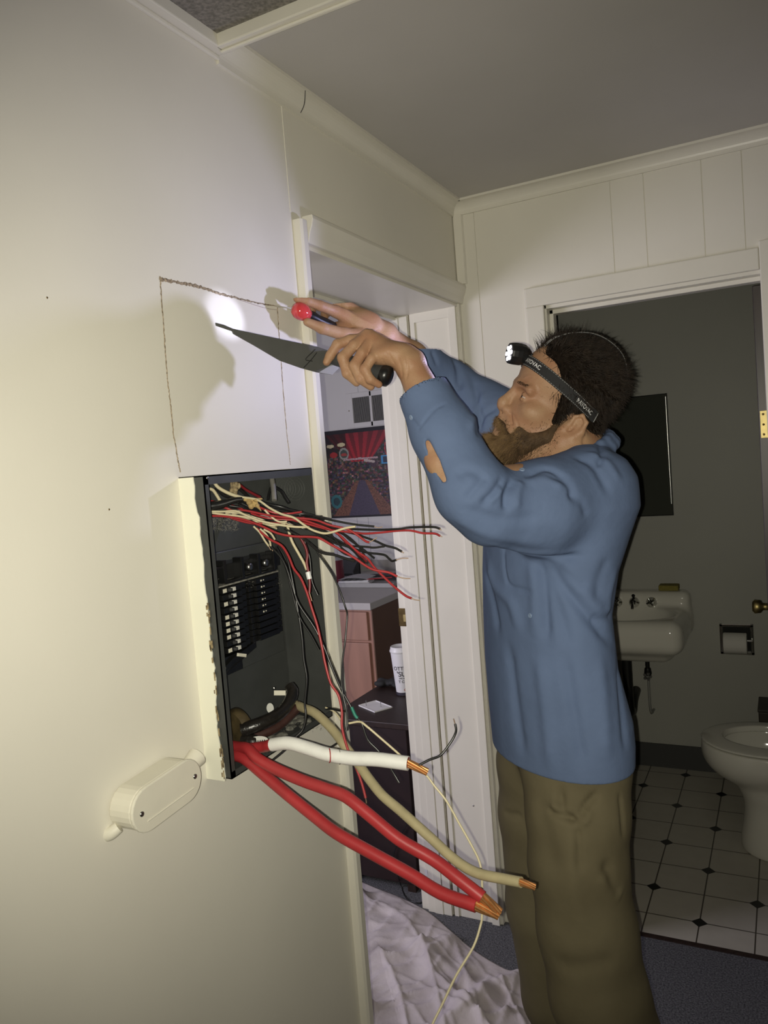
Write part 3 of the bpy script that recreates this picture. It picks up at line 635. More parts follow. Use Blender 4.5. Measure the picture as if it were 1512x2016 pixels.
sculpt(sm, [(c((520, 720), (600, 640), (650, 560)), .008, -.006), (c((662, 750), (664, 660), (700, 570)), .008, -.008), (c((715, 750), (725, 640), (745, 580)), .010, .005), (c((430, 690), (500, 610), (560, 540)), .008, -.005),
    (c((560, 700), (610, 660), (640, 610)), .006, .004), (c((380, 560), (450, 520), (540, 560)), .010, -.004), (c((880, 550), (1000, 590), (1040, 690)), .009, -.005), (c((760, 560), (880, 510), (1010, 570)), .008, -.006), (c((760, 590), (900, 570), (980, 620)), .010, .004),
    (c((1040, 440), (1150, 500), (1240, 660)), .010, -.006), (c((1100, 420), (1210, 470), (1290, 580)), .009, .004), (c((1180, 380), (1190, 440), (1170, 500)), .006, -.006), (c((1000, 640), (1080, 700), (1110, 780)), .010, -.004),
    (c((400, 720), (640, 790), (880, 770)), .012, -.004), (c((380, 780), (560, 870), (880, 930)), .014, .004), (c((600, 940), (860, 1000), (1100, 990)), .008, -.006), (c((560, 920), (820, 975), (1110, 960)), .010, .003),
    (c((835, 1010), (870, 1200), (890, 1480)), .011, -.009), (c((800, 1020), (820, 1200), (820, 1450)), .014, .005), (c((890, 1010), (990, 1180), (1170, 1390), (1300, 1540)), .012, -.009), (c((930, 1000), (1080, 1170), (1260, 1400)), .014, .005), (c((860, 1010), (940, 1250), (1010, 1500)), .012, -.006),
    (c((930, 1020), (1020, 1110), (1110, 1170)), .010, -.005), (c((560, 1000), (600, 1150), (690, 1250), (730, 1400)), .014, .006), (c((545, 1080), (590, 1250), (620, 1420)), .012, -.006), (c((650, 960), (655, 1080), (690, 1160), (820, 1190)), .005, -.0035),
    (c((1230, 1000), (1180, 1120), (1160, 1260)), .012, -.005), (c((1270, 1050), (1230, 1200), (1220, 1330)), .012, .004), (c((1130, 1340), (1200, 1340), (1260, 1300)), .010, -.004), (c((80, 200), (150, 250), (190, 300)), .004, -.002), (c((180, 290), (260, 190), (330, 150)), .003, -.0025),
    ([(1000, 1260), (1015, 1380), (1030, 1490)], .014, -.006), ([(1060, 1290), (1075, 1400), (1085, 1520)], .014, .006), ([(1110, 1280), (1130, 1400), (1150, 1520)], .012, -.006), ([(1180, 1290), (1190, 1400), (1195, 1500)], .014, .005), ([(1215, 1300), (1225, 1400), (1232, 1480)], .010, -.005),
    ([(880, 690), (900, 720), (905, 770)], .008, -.006), ([(930, 740), (940, 790), (945, 840)], .009, -.007), ([(955, 770), (935, 810), (925, 850)], .008, .004), ([(840, 670), (850, 690), (862, 720)], .006, -.004), ([(980, 800), (950, 820), (940, 860)], .007, -.006)])
smooth_mesh(sm, 1, .3)
shirt = ob('shirt', sm, denim, man)
def on_mesh(px, py, o_):
    h_ = BVHTree.FromPolygons(verts(o_.data).tolist(), [tuple(p.vertices) for p in o_.data.polygons]).ray_cast(Vector(CAM), Vector(ray(px, py)).normalized()); return np.array(h_[0]), np.array(h_[1])
btn = mat('shirt_button', (.20, .27, .40), .3)
for px, py in ((810, 822), (1028, 925), (1044, 1212)):
    p, n_ = on_mesh(px, py, shirt); MB().lathe(p - n_ * .001, [(.0045, 0), (.0052, .0022), (.004, .0032), (.003, .0026), (0, .0026)], n_, 16).build('button', btn, shirt)
# trousers and boots
ZF = 0.0
NK = [(1115, 1440, 1.61, .115), (1132, 1500, 1.575, .108), (1137, 1600, 1.545, .099), (1138, 1700, 1.53, .094), (1156, 1830, 1.525, .094), (1180, 1960, 1.52, .094)]
FK = [(1095, 1440, 1.66, .105), (1066, 1500, 1.71, .094), (1066, 1600, 1.74, .092), (1076, 1780, 1.76, .088), (1104, 1960, 1.765, .084)]
K = SDF((0.12, 1.15, 0.03), (0.86, 2.05, 1.05), .005)
def legchain(L_, foot):
    pts = [at(p[0], p[1], p[2]) for p in L_]; rs = [p[3] for p in L_]
    pts += [foot + np.array((0, 0, .30)), foot + np.array((0, 0, .09))]; rs += [.082, .080]
    K.chain(pts, rs, .02)
fn = at(1180, 1960, 1.52); fN = np.array((fn[0] + .05, fn[1] + .05, 0)); ff = at(1104, 1960, 1.765); fFf = np.array((ff[0] + .0, ff[1] + .03, 0))
legchain(NK, fN); legchain(FK, fFf)
for f in (fN, fFf): K.rbox(f + np.array((0, 0, .045)), (.12, .12, .04), np.eye(3), .01, .002, 'sub')
tmh = K.mesh('trousers'); smooth_mesh(tmh, 2, .5)
sculpt(tmh, [([(1104, 1548), (1106, 1585), (1120, 1606), (1136, 1617)], .008, -.009), ([(1078, 1590), (1090, 1602), (1120, 1612), (1138, 1618)], .007, -.007), ([(1180, 1560), (1155, 1585), (1142, 1612)], .008, -.009), ([(1080, 1583), (1105, 1592), (1125, 1600)], .010, .006), ([(1160, 1590), (1150, 1610), (1160, 1622)], .010, .005),
    ([(1137, 1625), (1140, 1670), (1141, 1720)], .007, -.006), ([(1120, 1640), (1130, 1740), (1150, 1850)], .02, .006), ([(1190, 1690), (1205, 1740), (1222, 1760)], .012, -.008), ([(1225, 1765), (1200, 1745), (1185, 1720)], .014, .006), ([(1060, 1560), (1075, 1640), (1085, 1720)], .02, -.005), ([(1220, 1560), (1224, 1600), (1228, 1650)], .006, -.004),
    ([(990, 1600), (1010, 1604), (1028, 1606)], .008, -.005), ([(1090, 1900), (1150, 1905), (1220, 1890)], .02, -.006)])
trs = ob('trousers', tmh, khaki, man)
bootm = mat('boot_leather', (.05, .035, .022), .6, noise=.3, nscale=30)
for f in (fN, fFf):
    B = SDF(f - np.array((.30, .30, .02)), f + np.array((.30, .30, .25)), .006)
    B.chain([f + (0, 0, .16), f + (0, 0, .06), f + TF * .10 + (0, 0, .05), f + TF * .18 + (0, 0, .04)], [.05, .055, .047, .040], .02); B.rbox(f + TF * .06 + (0, 0, -.03), (.3, .3, .03), np.eye(3), .005, .002, 'sub')
    ob('boot', B.mesh('boot'), bootm, man)

# ------------------------------------------------------------------ head lamp
hl = thing('headlamp', 'lit black headlamp with lettered strap worn on the bearded man\'s forehead', 'headlamp', loc=tuple(LAMP))
blk = mat('lamp_plastic', (.012, .012, .013), .35, noise=.2, nscale=40); web = mat('strap_webbing', (.014, .014, .015), .8, bump=.3, bscale=900)
lc = LAMP - LAXIS * .003
rel(MB().lathe(lc, [(.0185, .004), (.0205, .004), (.0215, .0), (.0225, -.008), (.0225, -.018), (.0205, -.028), (.016, -.036), (.010, -.042), (0, -.042)], LAXIS, 12, smooth=False).build('lamp_housing', blk, None, bevel=.0012), hl)
lens = rel(MB().lathe(lc, [(.0185, .0035), (.0, .0035)], LAXIS, 24).build('lamp_reflector', mat('reflector', (.8, .8, .82), .1, 1.0), None), hl)
led = emit('led_glow', (.93, .92, 1.0), 14.0)
b = MB().lathe(lc, [(.0065, .0042), (.006, .0052), (0, .0054)], LAXIS, 14)
e1 = nrm(np.cross(LAXIS, (0, 0, 1))); e2 = np.cross(LAXIS, e1)
for k in range(6):
    q = k * math.pi / 3; b.lathe(lc + (e1 * math.cos(q) + e2 * math.sin(q)) * .0122, [(.0042, .0042), (.0036, .005), (0, .0052)], LAXIS, 10)
rel(b.build('led_lens', led, None), hl)
trees = [BVHTree.FromPolygons(verts(m_).tolist(), [tuple(p.vertices) for p in m_.polygons]) for m_ in (me, hm)]
def reach(ph, b0=-.008, tl=.255):
    D = HF * math.cos(ph) + HL * math.sin(ph) + HU * tl * math.cos(ph); c_ = hp(0, 0, b0); best = .07
    for t_ in trees:
        h_ = t_.ray_cast(Vector(c_ + D * .2), Vector(-D).normalized())
        if h_[0] is not None: best = max(best, (np.array(h_[0]) - c_) @ D / (D @ D))
    return best
PT = np.linspace(-math.pi, math.pi, 97); RT = np.array([reach(p) for p in PT]); RT = np.array([max(RT[(i + np.arange(-2, 3)) % 96]) for i in range(97)]); RT = np.array([RT[(i + np.arange(-4, 5)) % 96].mean() for i in range(97)])
def band(ph, v=0.0, o=0.0):
    r_ = np.interp(ph, PT, RT) + o; return hp(r_ * math.cos(ph), r_ * math.sin(ph), -.008 + .255 * r_ * math.cos(ph)) + HU * v
phs = np.linspace(-2.6, 2.22, 90); vs = []; 
for p in phs: vs += [band(p, -.0112, .001), band(p, -.0112, .0035), band(p, .0112, .0035), band(p, .0112, .001)]
fs = [(4 * i + k, 4 * i + (k + 1) % 4, 4 * i + 4 + (k + 1) % 4, 4 * i + 4 + k) for i in range(len(phs) - 1) for k in range(4)] + [(0, 1, 2, 3), tuple(4 * (len(phs) - 1) + k for k in (3, 2, 1, 0))]
strap = rel(MB().add(vs, fs).build('head_strap', web, None), hl)
stc = mat('strap_stitching', (.30, .30, .29), .7)
b = MB()
for v in (-.0095, .0095):
    for i in range(20, 86): b.tube([band(phs[i], v, .0036), band(phs[i] + .032, v, .0036)], .00055, 5, sub=1)
b.tube([band(phs[-1], -.0095, .0037), band(phs[-1], .0095, .0037)], .0008, 5, sub=1)
b.build('strap_stitching', stc, strap)
def text_mesh(body_, size):
    cu = bpy.data.curves.new('lettering', 'FONT'); cu.body = body_; cu.size = size; cu.align_x = 'CENTER'; cu.align_y = 'CENTER'; cu.extrude = 0.0; cu.offset = size * .012
    o_ = bpy.data.objects.new('lettering', cu); COL.objects.link(o_); dg = bpy.context.evaluated_depsgraph_get(); me_ = bpy.data.meshes.new_from_object(o_.evaluated_get(dg)); bpy.data.objects.remove(o_); return me_
lw = mat('strap_print', (.72, .72, .72), .6)
for word, p0 in (('RAYOVAC', 1.80), ('RAYOVAC', .30)):
    tme = text_mesh(word, .0115); V = verts(tme)
    V = np.array([band(p0 + x / .0985, y, .0039) for x, y, z in V]); tme.vertices.foreach_set('co', V.ravel()); tme.update()
    ob('lettering', tme, lw, strap)
b = MB(); tp = [hp(.100, .0, .030), hp(.084, .012, .080), hp(.045, .020, .112), hp(.0, .022, .123), hp(-.05, .020, .112), hp(-.084, .012, .080), hp(-.101, .0, .040), hp(-.098, 0, .0)]
T = spline(tp, 8); vs = []
for p in T: vs += [p + HL * -.007, p + HL * .007, p + HL * .007 + HU * .0015 - HF * .0, p - HL * .007 + HU * .0015]
fs = [(4 * i + k, 4 * i + (k + 1) % 4, 4 * i + 4 + (k + 1) % 4, 4 * i + 4 + k) for i in range(len(T) - 1) for k in range(4)]
ts = rel(MB().add(vs, fs).build('top_strap', web, None), hl)
b.tube([p + HL * .0065 + HU * .0018 for p in T], .0006, 5, sub=1); b.tube([p - HL * .0065 + HU * .0018 for p in T], .0006, 5, sub=1); b.build('strap_stitching', stc, ts)
rel(MB().obox(lc - LAXIS * .044 - HU * .012, [HF, HL, HU], (.006, .02, .016)).build('lamp_bracket', blk, None, bevel=.003), hl)

# ------------------------------------------------------------------ tools in his hands
mc = thing('machete', 'dark grey broad blade with a black 4 drawn on it, in his nearer hand', 'knife', loc=tuple(at(640, 710, dh(640))))
bladem = mat('blade_steel', (.075, .075, .07), .5, .0, noise=.15, nscale=25)
outl = [(424, 635), (440, 639), (459, 647), (500, 656), (551, 667), (627, 683), (650, 691), (662, 700), (668, 724), (654, 738), (624, 733), (594, 725), (551, 710), (500, 680), (459, 657), (457, 652), (425, 641)]
k3 = [at(x, y, dh(x)) for x, y in ((424, 636), (640, 686), (624, 733))]; bn = nrm(np.cross(k3[1] - k3[0], k3[2] - k3[0])); bn = bn if bn @ FWD > 0 else -bn
def onb(x, y, o=0.0): r_ = ray(x, y); return CAM + r_ * (((k3[0] - CAM) @ bn - o) / (r_ @ bn))
pl = [onb(*q) for q in outl]
blade = rel(MB().prism(pl, bn * .0022).build('blade', bladem, None, bevel=.0006), mc)
mk = mat('marker_ink', (.006, .006, .006), .7); b = MB()
for st in ([(621, 688), (604, 704), (603, 709), (615, 711)], [(624, 694), (613, 708), (598, 724)]):
    b.tube([onb(x, y, .0002) for x, y in st], .0008, 5)
b.build('marker_number', mk, blade)
rel(MB().prism([onb(x, y, .0008) for x, y in ((628, 733), (654, 738), (668, 724), (660, 713))], bn * .0008).build('blade_heel', mat('lit_bevel_steel', (.36, .36, .38), .4, .3), None), mc)  # light falling on the bottom bevel, put into a paler steel colour
b = MB().tube([at(650, 703, dh(650)), at(690, 715, dh(690)), at(725, 728, dh(725)), at(752, 737, dh(752))], [.0125, .0145, .016, .0185], 16)
hn = rel(b.build('handle', mat('rubber_grip', (.035, .036, .035), .6, bump=.2, bscale=300), None), mc)
ha = nrm(at(757, 739, dh(757)) - at(700, 719, dh(700)))
MB().lathe(at(752, 737, dh(752)), [(.0192, 0), (.0205, .006), (.0195, .014), (.014, .018), (0, .019)], ha, 20).build('end_cap', M['black'], hn)
sd = thing('screwdriver', 'red and black handled screwdriver in his farther hand, pushed into the wall cut', 'screwdriver', loc=tuple(at(592, 613, 1.562)))
c1 = at(592, 613, 1.562); tipp = onx(545, 603, .002); hd = nrm(at(650, 641, 1.612) - c1)
rel(MB().tube([tipp, c1 - hd * .012], .0016, 8).build('shaft', M['chrome'], None), sd)
redm = mat('red_plastic', (.60, .055, .06), .12, noise=.15, nscale=60, coat=.5)
rel(MB().lathe(c1, [(.004, -.0185), (.011, -.0165), (.0165, -.009), (.0178, 0), (.0165, .010), (.012, .017), (.0105, .021), (0, .021)], hd, 22).build('handle_cap', redm, None), sd)
rel(MB().lathe(c1, [(.0105, .02), (.0115, .03), (.0095, .045), (.011, .07), (.0105, .085), (0, .088)], hd, 16).build('handle', M['black'], None), sd)
# ================================================================== breaker panel on the left wall
PX, PZ0, PZ1, PY0, PY1, PB = 0.052, 1.050, 1.562, 1.004, 1.334, -0.046
pn = thing('breaker_panel', 'open grey breaker panel in the left wall, its cream painted side peeling', 'breaker panel', loc=(0, 1.17, PZ0))
b = MB(); t = 0.0018; lp = 0.015
b.box(PB - t, PB, PY0, PY1, PZ0, PZ1)
b.box(PB, PX, PY0, PY0 + t, PZ0, PZ1); b.box(PB, PX, PY1 - t, PY1, PZ0, PZ1); b.box(PB, PX, PY0, PY1, PZ0, PZ0 + t); b.box(PB, PX, PY0, PY1, PZ1 - t, PZ1)
b.box(PX - t, PX, PY0, PY1, PZ1 - lp, PZ1); b.box(PX - t, PX, PY0, PY0 + .011, PZ0, PZ1); b.box(PX - t, PX, PY0, PY1, PZ0, PZ0 + .012)
b.build('enclosure', M['grey'], pn)
# ragged painted flank
edge = []; z = PZ0 - .004
while z < PZ1: edge.append((.0355 + random.uniform(-.0015, .0015) + (.003 * math.sin(z * 37) if z < 1.3 else 0) + (-.004 if z > 1.5 else 0), z)); z += random.uniform(.006, .014)
poly = [(0, PY0 - .0022, PZ0 - .004)] + [(x, PY0 - .0022, z) for x, z in edge] + [(edge[-1][0], PY0 - .0022, PZ1 - .001), (0, PY0 - .0022, PZ1 - .001)]
pf = MB().prism(poly, (0, .0022, 0)).build('painted_side', mat('old_cream_paint', (.80, .79, .66), .45, noise=.04, nscale=8), pn)
rust = mat('torn_paper', (.42, .33, .18), .9, color2=(.10, .07, .04), nscale=150)
b = MB()
for i in range(26):
    z = PZ0 + .005 + random.random() ** 1.2 * .30; x = .0365 + random.uniform(-.002, .003)
    b.obox((x, PY0 - .0024, z), [(1, 0, 0), (0, 1, 0), (0, 0, 1)], (random.uniform(.0006, .0014), .0008, random.uniform(.003, .009)))
b.build('torn_edge', rust, pn)['kind'] = 'stuff'
def screw(c, ax, r, name, m, par):
    MB().lathe(c, [(r, 0), (r * .95, r * .35), (r * .55, r * .55), (0, r * .6)], ax, 14).build(name, m, par)
screw(onx(408, 941, PX), (1, 0, 0), .0028, 'screw', M['steel'], pn)
screw(onx(441, 1316, .012), (1, 0, 0), .0045, 'screw', M['chrome'], pn)
kn = MB()
for (px, py) in ((563, 962), (580, 962)):
    c0 = ony(px, py, PY1 - t)
    for r in (.012, .018, .024): kn.tube([c0 + np.array((r * math.cos(a), -.0004, r * math.sin(a))) for a in np.linspace(0, 6.28, 22)], .0005, 5, sub=1)
kn.build('knockout_rings', mat('ring_grey', (.09, .095, .09), .4), pn)
# mounting plate, bus connector block
plate = MB().box(PB, PB + .012, 1.05, 1.31, 1.19, 1.42).build('mounting_plate', M['grey'], pn, bevel=.002)
blkm = mat('bakelite', (.0095, .0095, .0095), .25, noise=.3, nscale=50)
b = MB().box(PB + .012, .006, 1.050, 1.262, 1.375, 1.402)
for i, y in enumerate((1.072, 1.122, 1.172, 1.222)): b.box(.004, .024, y - .004, y + .004, 1.372, 1.412 - i * .001)
b.box(.004, .024, 1.072, 1.222, 1.370, 1.3735); b.box(.004, .022, 1.050, 1.075, 1.398, 1.403)
lug = b.build('lug_block', blkm, pn, bevel=.001)
for y in (1.155, 1.205): MB().lathe((.010, y, 1.388), [(.008, 0), (.008, .006), (.005, .008), (0, .008)], (1, 0, 0), 14).build('lug_screw', M['steel'], lug)
lintm = mat('dust_lint', (.30, .29, .25), .95, color2=(.12, .115, .10), nscale=130, bump=.8, bscale=200)
def lint(name, px0, px1, py, n, spread, xr, ln=.006):
    roots = []; 
    for i in range(n): q = onx(random.uniform(px0, px1), py + random.uniform(-spread, spread), random.uniform(*xr)); roots.append(q)
    o = strands(name, lintm, np.array(roots), RNG.normal(size=(n, 3)) * (1, 1, .35), RNG.uniform(.3, 1, n) * ln, np.full(n, .00035), pn, 1.2); o['kind'] = 'stuff'; return o
# two banks of breakers, ten rows
tgm = mat('toggle_white', (.62, .61, .56), .4); lbm = mat('number_sticker', (.66, .63, .52), .7)
zt, zb, nb = 1.364, 1.246, 10; pitch = (zt - zb) / nb
for i in range(nb):
    z = zt - pitch * (i + .5); hz = pitch * .46
    for col, (y0, y1) in enumerate(((1.052, 1.142), (1.150, 1.246))):
        bb = MB().box(PB + .012, .010, y0, y1, z - hz, z + hz).box(.010, .0175, y0 + .014, y1 - .02, z - hz * .9, z + hz * .9)
        br = bb.build('breaker', blkm, pn, bevel=.0008)
        if col == 0:
            MB().obox((.0195, 1.094, z), [(1, 0, 0), (0, 1, .0), (0, 0, 1)], (.003, .0042, hz * .62)).build('toggle', tgm, br, bevel=.0006)
            MB().obox((.0195, 1.085, z), [(1, 0, 0), (0, 1, .0), (0, 0, 1)], (.0042, .0032, hz * .5)).build('switch_lever', mat('lever_grey', (.05, .05, .05), .25) if i == 0 else bpy.data.materials['lever_grey'], br, bevel=.0008)
            if i in (0, 2, 4, 5, 6, 7, 9): MB().box(.0175, .0182, 1.068, 1.0775, z - hz * .62, z + hz * .62).build('sticker', lbm, br)
        elif i < 6: MB().box(.0175, .0178, 1.178, 1.182, z - .0015, z + .0015).box(.0175, .0178, 1.186, 1.189, z - .001, z + .001).build('rating_mark', lbm, br)
MB().box(PB + .012, .004, 1.052, 1.12, 1.205, 1.238).prism([(PB + .012, 1.046, 1.200), (.010, 1.046, 1.206), (.010, 1.09, 1.222), (.008, 1.16, 1.235), (PB + .012, 1.18, 1.238)], (0, 0, .012)).build('retaining_bracket', blkm, pn, bevel=.001)
MB().obox((.016, 1.105, 1.235), [(1, 0, 0), (0, .9, -.3), (0, .3, .9)], (.002, .012, .003)).build('torn_sticker', lbm, pn)
MB().box(PB + .012, .013, 1.051, 1.246, zt + .0002, zt + .0032).build('dust_layer', lintm, pn, bevel=.001)['kind'] = 'stuff'
lint('lint', 428, 553, 1148, 700, 9, (-.03, .012))
lint('lint', 411, 468, 1032, 500, 12, (-.03, .045), .010)
lint('lint', 530, 640, 1425, 500, 14, (-.02, .04), .005)
db = SDF((PB, PY0, PZ0 - .005), (PX, PY1, PZ0 + .04), .0022)
for i in range(46): db.ell((random.uniform(PB + .005, PX - .01), random.uniform(1.10, 1.31), PZ0 + .001), (random.uniform(.004, .013), random.uniform(.006, .018), random.uniform(.003, .009)), None, .004)
ob('debris', db.mesh('debris'), mat('plaster_debris', (.20, .195, .165), .95, color2=(.07, .068, .055), nscale=90, bump=.8, bscale=150), pn)['kind'] = 'stuff'
# conduit bushing with thick cables entering at the lower left
bc = A(470, 1432, 1.41); bax = nrm((.25, .95, .12))
MB().lathe(bc, [(.034, -.012), (.036, -.004), (.036, .006), (.030, .010), (.023, .010), (.021, -.01)], bax, 26).build('conduit_bushing', mat('bushing_ochre', (.085, .062, .028), .5, noise=.6, nscale=40), pn)
cabm = mat('old_black_sheath', (.016, .014, .012), .28, noise=.4, nscale=50, bump=.5, bscale=120)
b = MB()
b.tube([A(476, 1437, 1.385), A(505, 1428, 1.388), A(540, 1412, 1.41), A(563, 1392, 1.44), A(576, 1364, 1.465), A(570, 1350, 1.475)], [.013, .0125, .012, .0115, .011, .010], 14)
b.build('supply_cable', cabm, pn)
MB().tube([A(495, 1450, 1.40), A(540, 1434, 1.425), A(573, 1406, 1.455), A(592, 1387, 1.47)], [.009, .0092, .009, .0085], 14).build('supply_cable', mat('brown_sheath', (.05, .022, .018), .4, noise=.4, nscale=50), pn)
MB().tube([A(478, 1458, 1.39), A(500, 1462, 1.385), A(530, 1470, 1.395)], [.013, .014, .012], 14).build('supply_cable', cabm, pn)
def disc_label(c, n_, r1, r2, mark, par=pn):
    a_ = nrm(np.cross(n_, (0, 0, 1))); b_ = np.cross(a_, n_); P = [c + a_ * r1 * math.cos(q) + b_ * r2 * math.sin(q) for q in np.linspace(0, 2 * math.pi, 20)[:-1]]
    o = MB().prism(P, np.array(n_) * .0006).build('inspection_label', mat('paper_label', (.52, .52, .48), .7) if 'paper_label' not in bpy.data.materials else bpy.data.materials['paper_label'], par)
    if mark:
        mb = MB(); mb.tube([c + n_ * .0008 + a_ * (.55 * r1 + .0032 * math.cos(q)) + b_ * .0032 * math.sin(q) for q in np.linspace(.6, 5.6, 12)], .0005, 5, sub=1)
        for k in range(5): mb.obox(c + n_ * .0008 + a_ * (-.65 * r1 + .2 * r1 * k), [a_, b_, n_], (.0009, .0011, .0002))
        mb.build('label_print', M['black'], o)
tc_ = -FWD
disc_label(A(507, 1459, 1.375), nrm(tc_ + UPV * .6), .019, .0085, True)
disc_label(A(532, 1394, 1.46), nrm(tc_), .0068, .0095, False)
MB().obox(A(551, 1364, 1.475), [RGT, UPV, FWD], (.011, .0045, .001)).build('wire_tag', lbm, pn)
for i, (p, r) in enumerate((((539, 1355), .003), ((560, 1396), .002))): screw(A(*p, 1.478), tc_, r, 'screw', M['steel'], pn)

# ------------------------------------------------------------------ wires: every wire its own object
WM = {'red': mat('red_wire', (.37, .030, .034), .38, noise=.15, nscale=30), 'black': mat('black_wire', (.014, .014, .014), .28), 'cream': mat('cream_wire', (.62, .55, .36), .4, noise=.08, nscale=40),
      'beige': mat('beige_cable', (.40, .345, .20), .55, noise=.15, nscale=50), 'brown': mat('oxblood_wire', (.16, .014, .018), .35), 'grey': mat('grey_sheath', (.20, .19, .17), .6, noise=.2, nscale=40)}
def wire(label, colour, pix, r=.0021, tip=None, tipm='wire_end', group=None, n=8):
    pts = [at(*p) for p in pix]; body_ = MB().tube(pts, r, n).build('wire', WM[colour]); tag(body_, label, 'wire', group)
    if tip: MB().tube([pts[-1] + (pts[-2] - pts[-1]) * .03] + [at(*p) for p in tip], r * .48, 6).build('bare_tip', M[tipm], body_)
    return body_
def lin(pl, d0, d1): return [(x, y, d0 + (d1 - d0) * i / (len(pl) - 1)) for i, (x, y) in enumerate(pl)]
# the fan of ends reaching out to the right, from the top down
wire('black wire, topmost of the fan, its bare tip over the wall below the poster', 'black', lin([(507, 998), (545, 1000), (580, 1006), (622, 1017), (648, 1023), (695, 1032), (737, 1036.5)], 1.43, 1.40), .0020, [(745, 1039, 1.4), (753, 1037, 1.4)])
wire('long black wire reaching furthest right, curled over above the long red wire', 'black', lin([(560, 1010), (620, 1028), (655, 1038), (693, 1041.5), (743, 1043), (784, 1041.5), (806, 1038.5), (852, 1037.5), (866, 1041)], 1.43, 1.33), .0021, [(869, 1044, 1.33)], 'wire_end')
wire('long red wire reaching furthest right, just below the long black wire', 'red', lin([(554, 1018), (600, 1030), (650, 1043), (699, 1048.5), (719, 1050.5), (749, 1048.5), (782, 1045), (808, 1044.5), (832, 1049.5), (856, 1050.5), (866, 1055)], 1.425, 1.335), .0020, [(871, 1057, 1.335)], 'wire_end')
wire('short red wire bent up at its end, below the cream wire', 'red', lin([(447, 1002), (483, 1005), (521, 1013), (554, 1018), (600, 1021), (625, 1025), (650, 1034), (683, 1041.5), (703, 1053), (719, 1065), (727, 1068)], 1.41, 1.38), .0021, [(735, 1063, 1.38), (742, 1058, 1.38)])
wire('black wire whose end droops over the jamb, second black tip at the jamb from above', 'black', lin([(590, 1022), (640, 1038), (699, 1051), (719, 1058), (739, 1065), (759, 1074), (778, 1079), (791, 1086)], 1.42, 1.36), .0021, [(795, 1089, 1.36)], 'wire_end')
wire('black wire ending level in mid air left of the jamb', 'black', lin([(600, 1038), (640, 1058), (664, 1071), (689, 1075), (719, 1076.5), (737, 1078), (757, 1075.5)], 1.42, 1.37), .0020)
wire('black wire dipping then rising to a copper tip in front of the jamb', 'black', lin([(580, 1030), (630, 1050), (668, 1070), (699, 1081), (723, 1088), (755, 1092), (765, 1099), (772, 1104.5), (780, 1102.5)], 1.42, 1.36), .0021, [(792, 1099, 1.36), (804, 1099, 1.36)])
wire('lower red wire, bare tip level above the other red end at the jamb', 'red', lin([(411, 1015.5), (445, 1017), (483, 1024), (518, 1037), (547, 1050), (578, 1056), (612, 1057), (630, 1060), (653, 1073), (679, 1087), (699, 1099), (719, 1113), (737, 1122), (765, 1127), (782, 1135)], 1.40, 1.34), .0022, [(795, 1138.5, 1.34), (808, 1139, 1.34)], 'wire_end')
wire('lowest red wire of the fan, slanting down to the strike plate', 'red', lin([(560, 1014), (610, 1028), (659, 1047), (685, 1069), (705, 1087), (723, 1099), (737, 1117), (759, 1139), (778, 1156.5), (798, 1172.5), (810, 1178)], 1.42, 1.33), .0021, [(818, 1181, 1.33), (827, 1182, 1.33)], 'wire_end')
wire('black wire crossing behind the lowest red wires and ending above the papers', 'black', lin([(570, 1024), (620, 1042), (651, 1055), (665, 1065), (688, 1076), (701, 1088), (711, 1100), (725, 1109)], 1.43, 1.40), .0022)
wire('black wire running down through the middle of the fan', 'black', lin([(580, 1018), (630, 1032), (671, 1049), (689, 1063), (709, 1077), (727, 1091), (737, 1099)], 1.43, 1.40), .0020)
wire('thick black wire, lowest of the short black ends left of the fan', 'black', lin([(560, 1040), (600, 1063), (620, 1079), (636, 1089), (659, 1092.5), (679, 1099), (699, 1104.5)], 1.425, 1.38), .0024)
wire('black wire hanging in a long curve in front of the drawers down to the table', 'black', lin([(560, 1040), (612, 1071), (630, 1095), (649.6, 1123), (661.5, 1145), (671, 1168), (680, 1196), (683.5, 1208), (682, 1235), (679.5, 1262), (673.6, 1308), (672.6, 1347), (676, 1372), (680.7, 1393), (684, 1420), (681, 1440)], 1.42, 1.36), .0017)
wire('cream wire dipping and rising to a cut end below the poster', 'cream', lin([(478, 979), (506.7, 984), (530.5, 1000), (554, 1012), (578, 1019), (595, 1031), (614, 1043), (637, 1050), (655, 1047.5), (679, 1040), (700, 1036.5)], 1.405, 1.35), .0021)
wire('cream wire lying along the lower edge of the bundle', 'cream', lin([(416, 1007), (440, 1007), (464, 1006), (483, 1014), (506.7, 1024), (542, 1032), (578, 1037), (609, 1038)], 1.395, 1.385), .0021)
wire('cream wire running beside the lower cream wire near the panel edge', 'cream', lin([(412, 1009), (440, 1013), (470, 1016), (500, 1022), (530, 1031)], 1.398, 1.40), .0019)
wire('short cream wire bent level inside the bundle', 'cream', lin([(521, 1004), (535, 1018), (549, 1027), (565, 1027)], 1.405, 1.405), .0019)
wire('thick cream wire coming in at the upper left corner of the panel', 'cream', lin([(421, 948), (428, 958), (440, 966), (455, 973), (470, 978), (492, 984)], 1.425, 1.42), .0034)
wire('cream wire curling at the left edge under the panel corner', 'cream', lin([(406, 962), (418, 964), (426, 974), (434, 987)], 1.40, 1.42), .003)
wire('fat black taped bundle at the left edge of the panel', 'black', lin([(405, 997), (420, 996), (440, 992), (466, 984), (490, 983)], 1.395, 1.415), [.0085, .0088, .0075, .0050, .003])
wire('oxblood wire slanting down from the top of the panel', 'brown', lin([(464, 949), (474, 956), (484, 964), (500, 973), (512, 979)], 1.45, 1.43), .0026)
wire('black wire slanting down beside the oxblood wire', 'black', lin([(455, 949), (468, 960), (480, 970), (488, 979)], 1.455, 1.43), .0030)
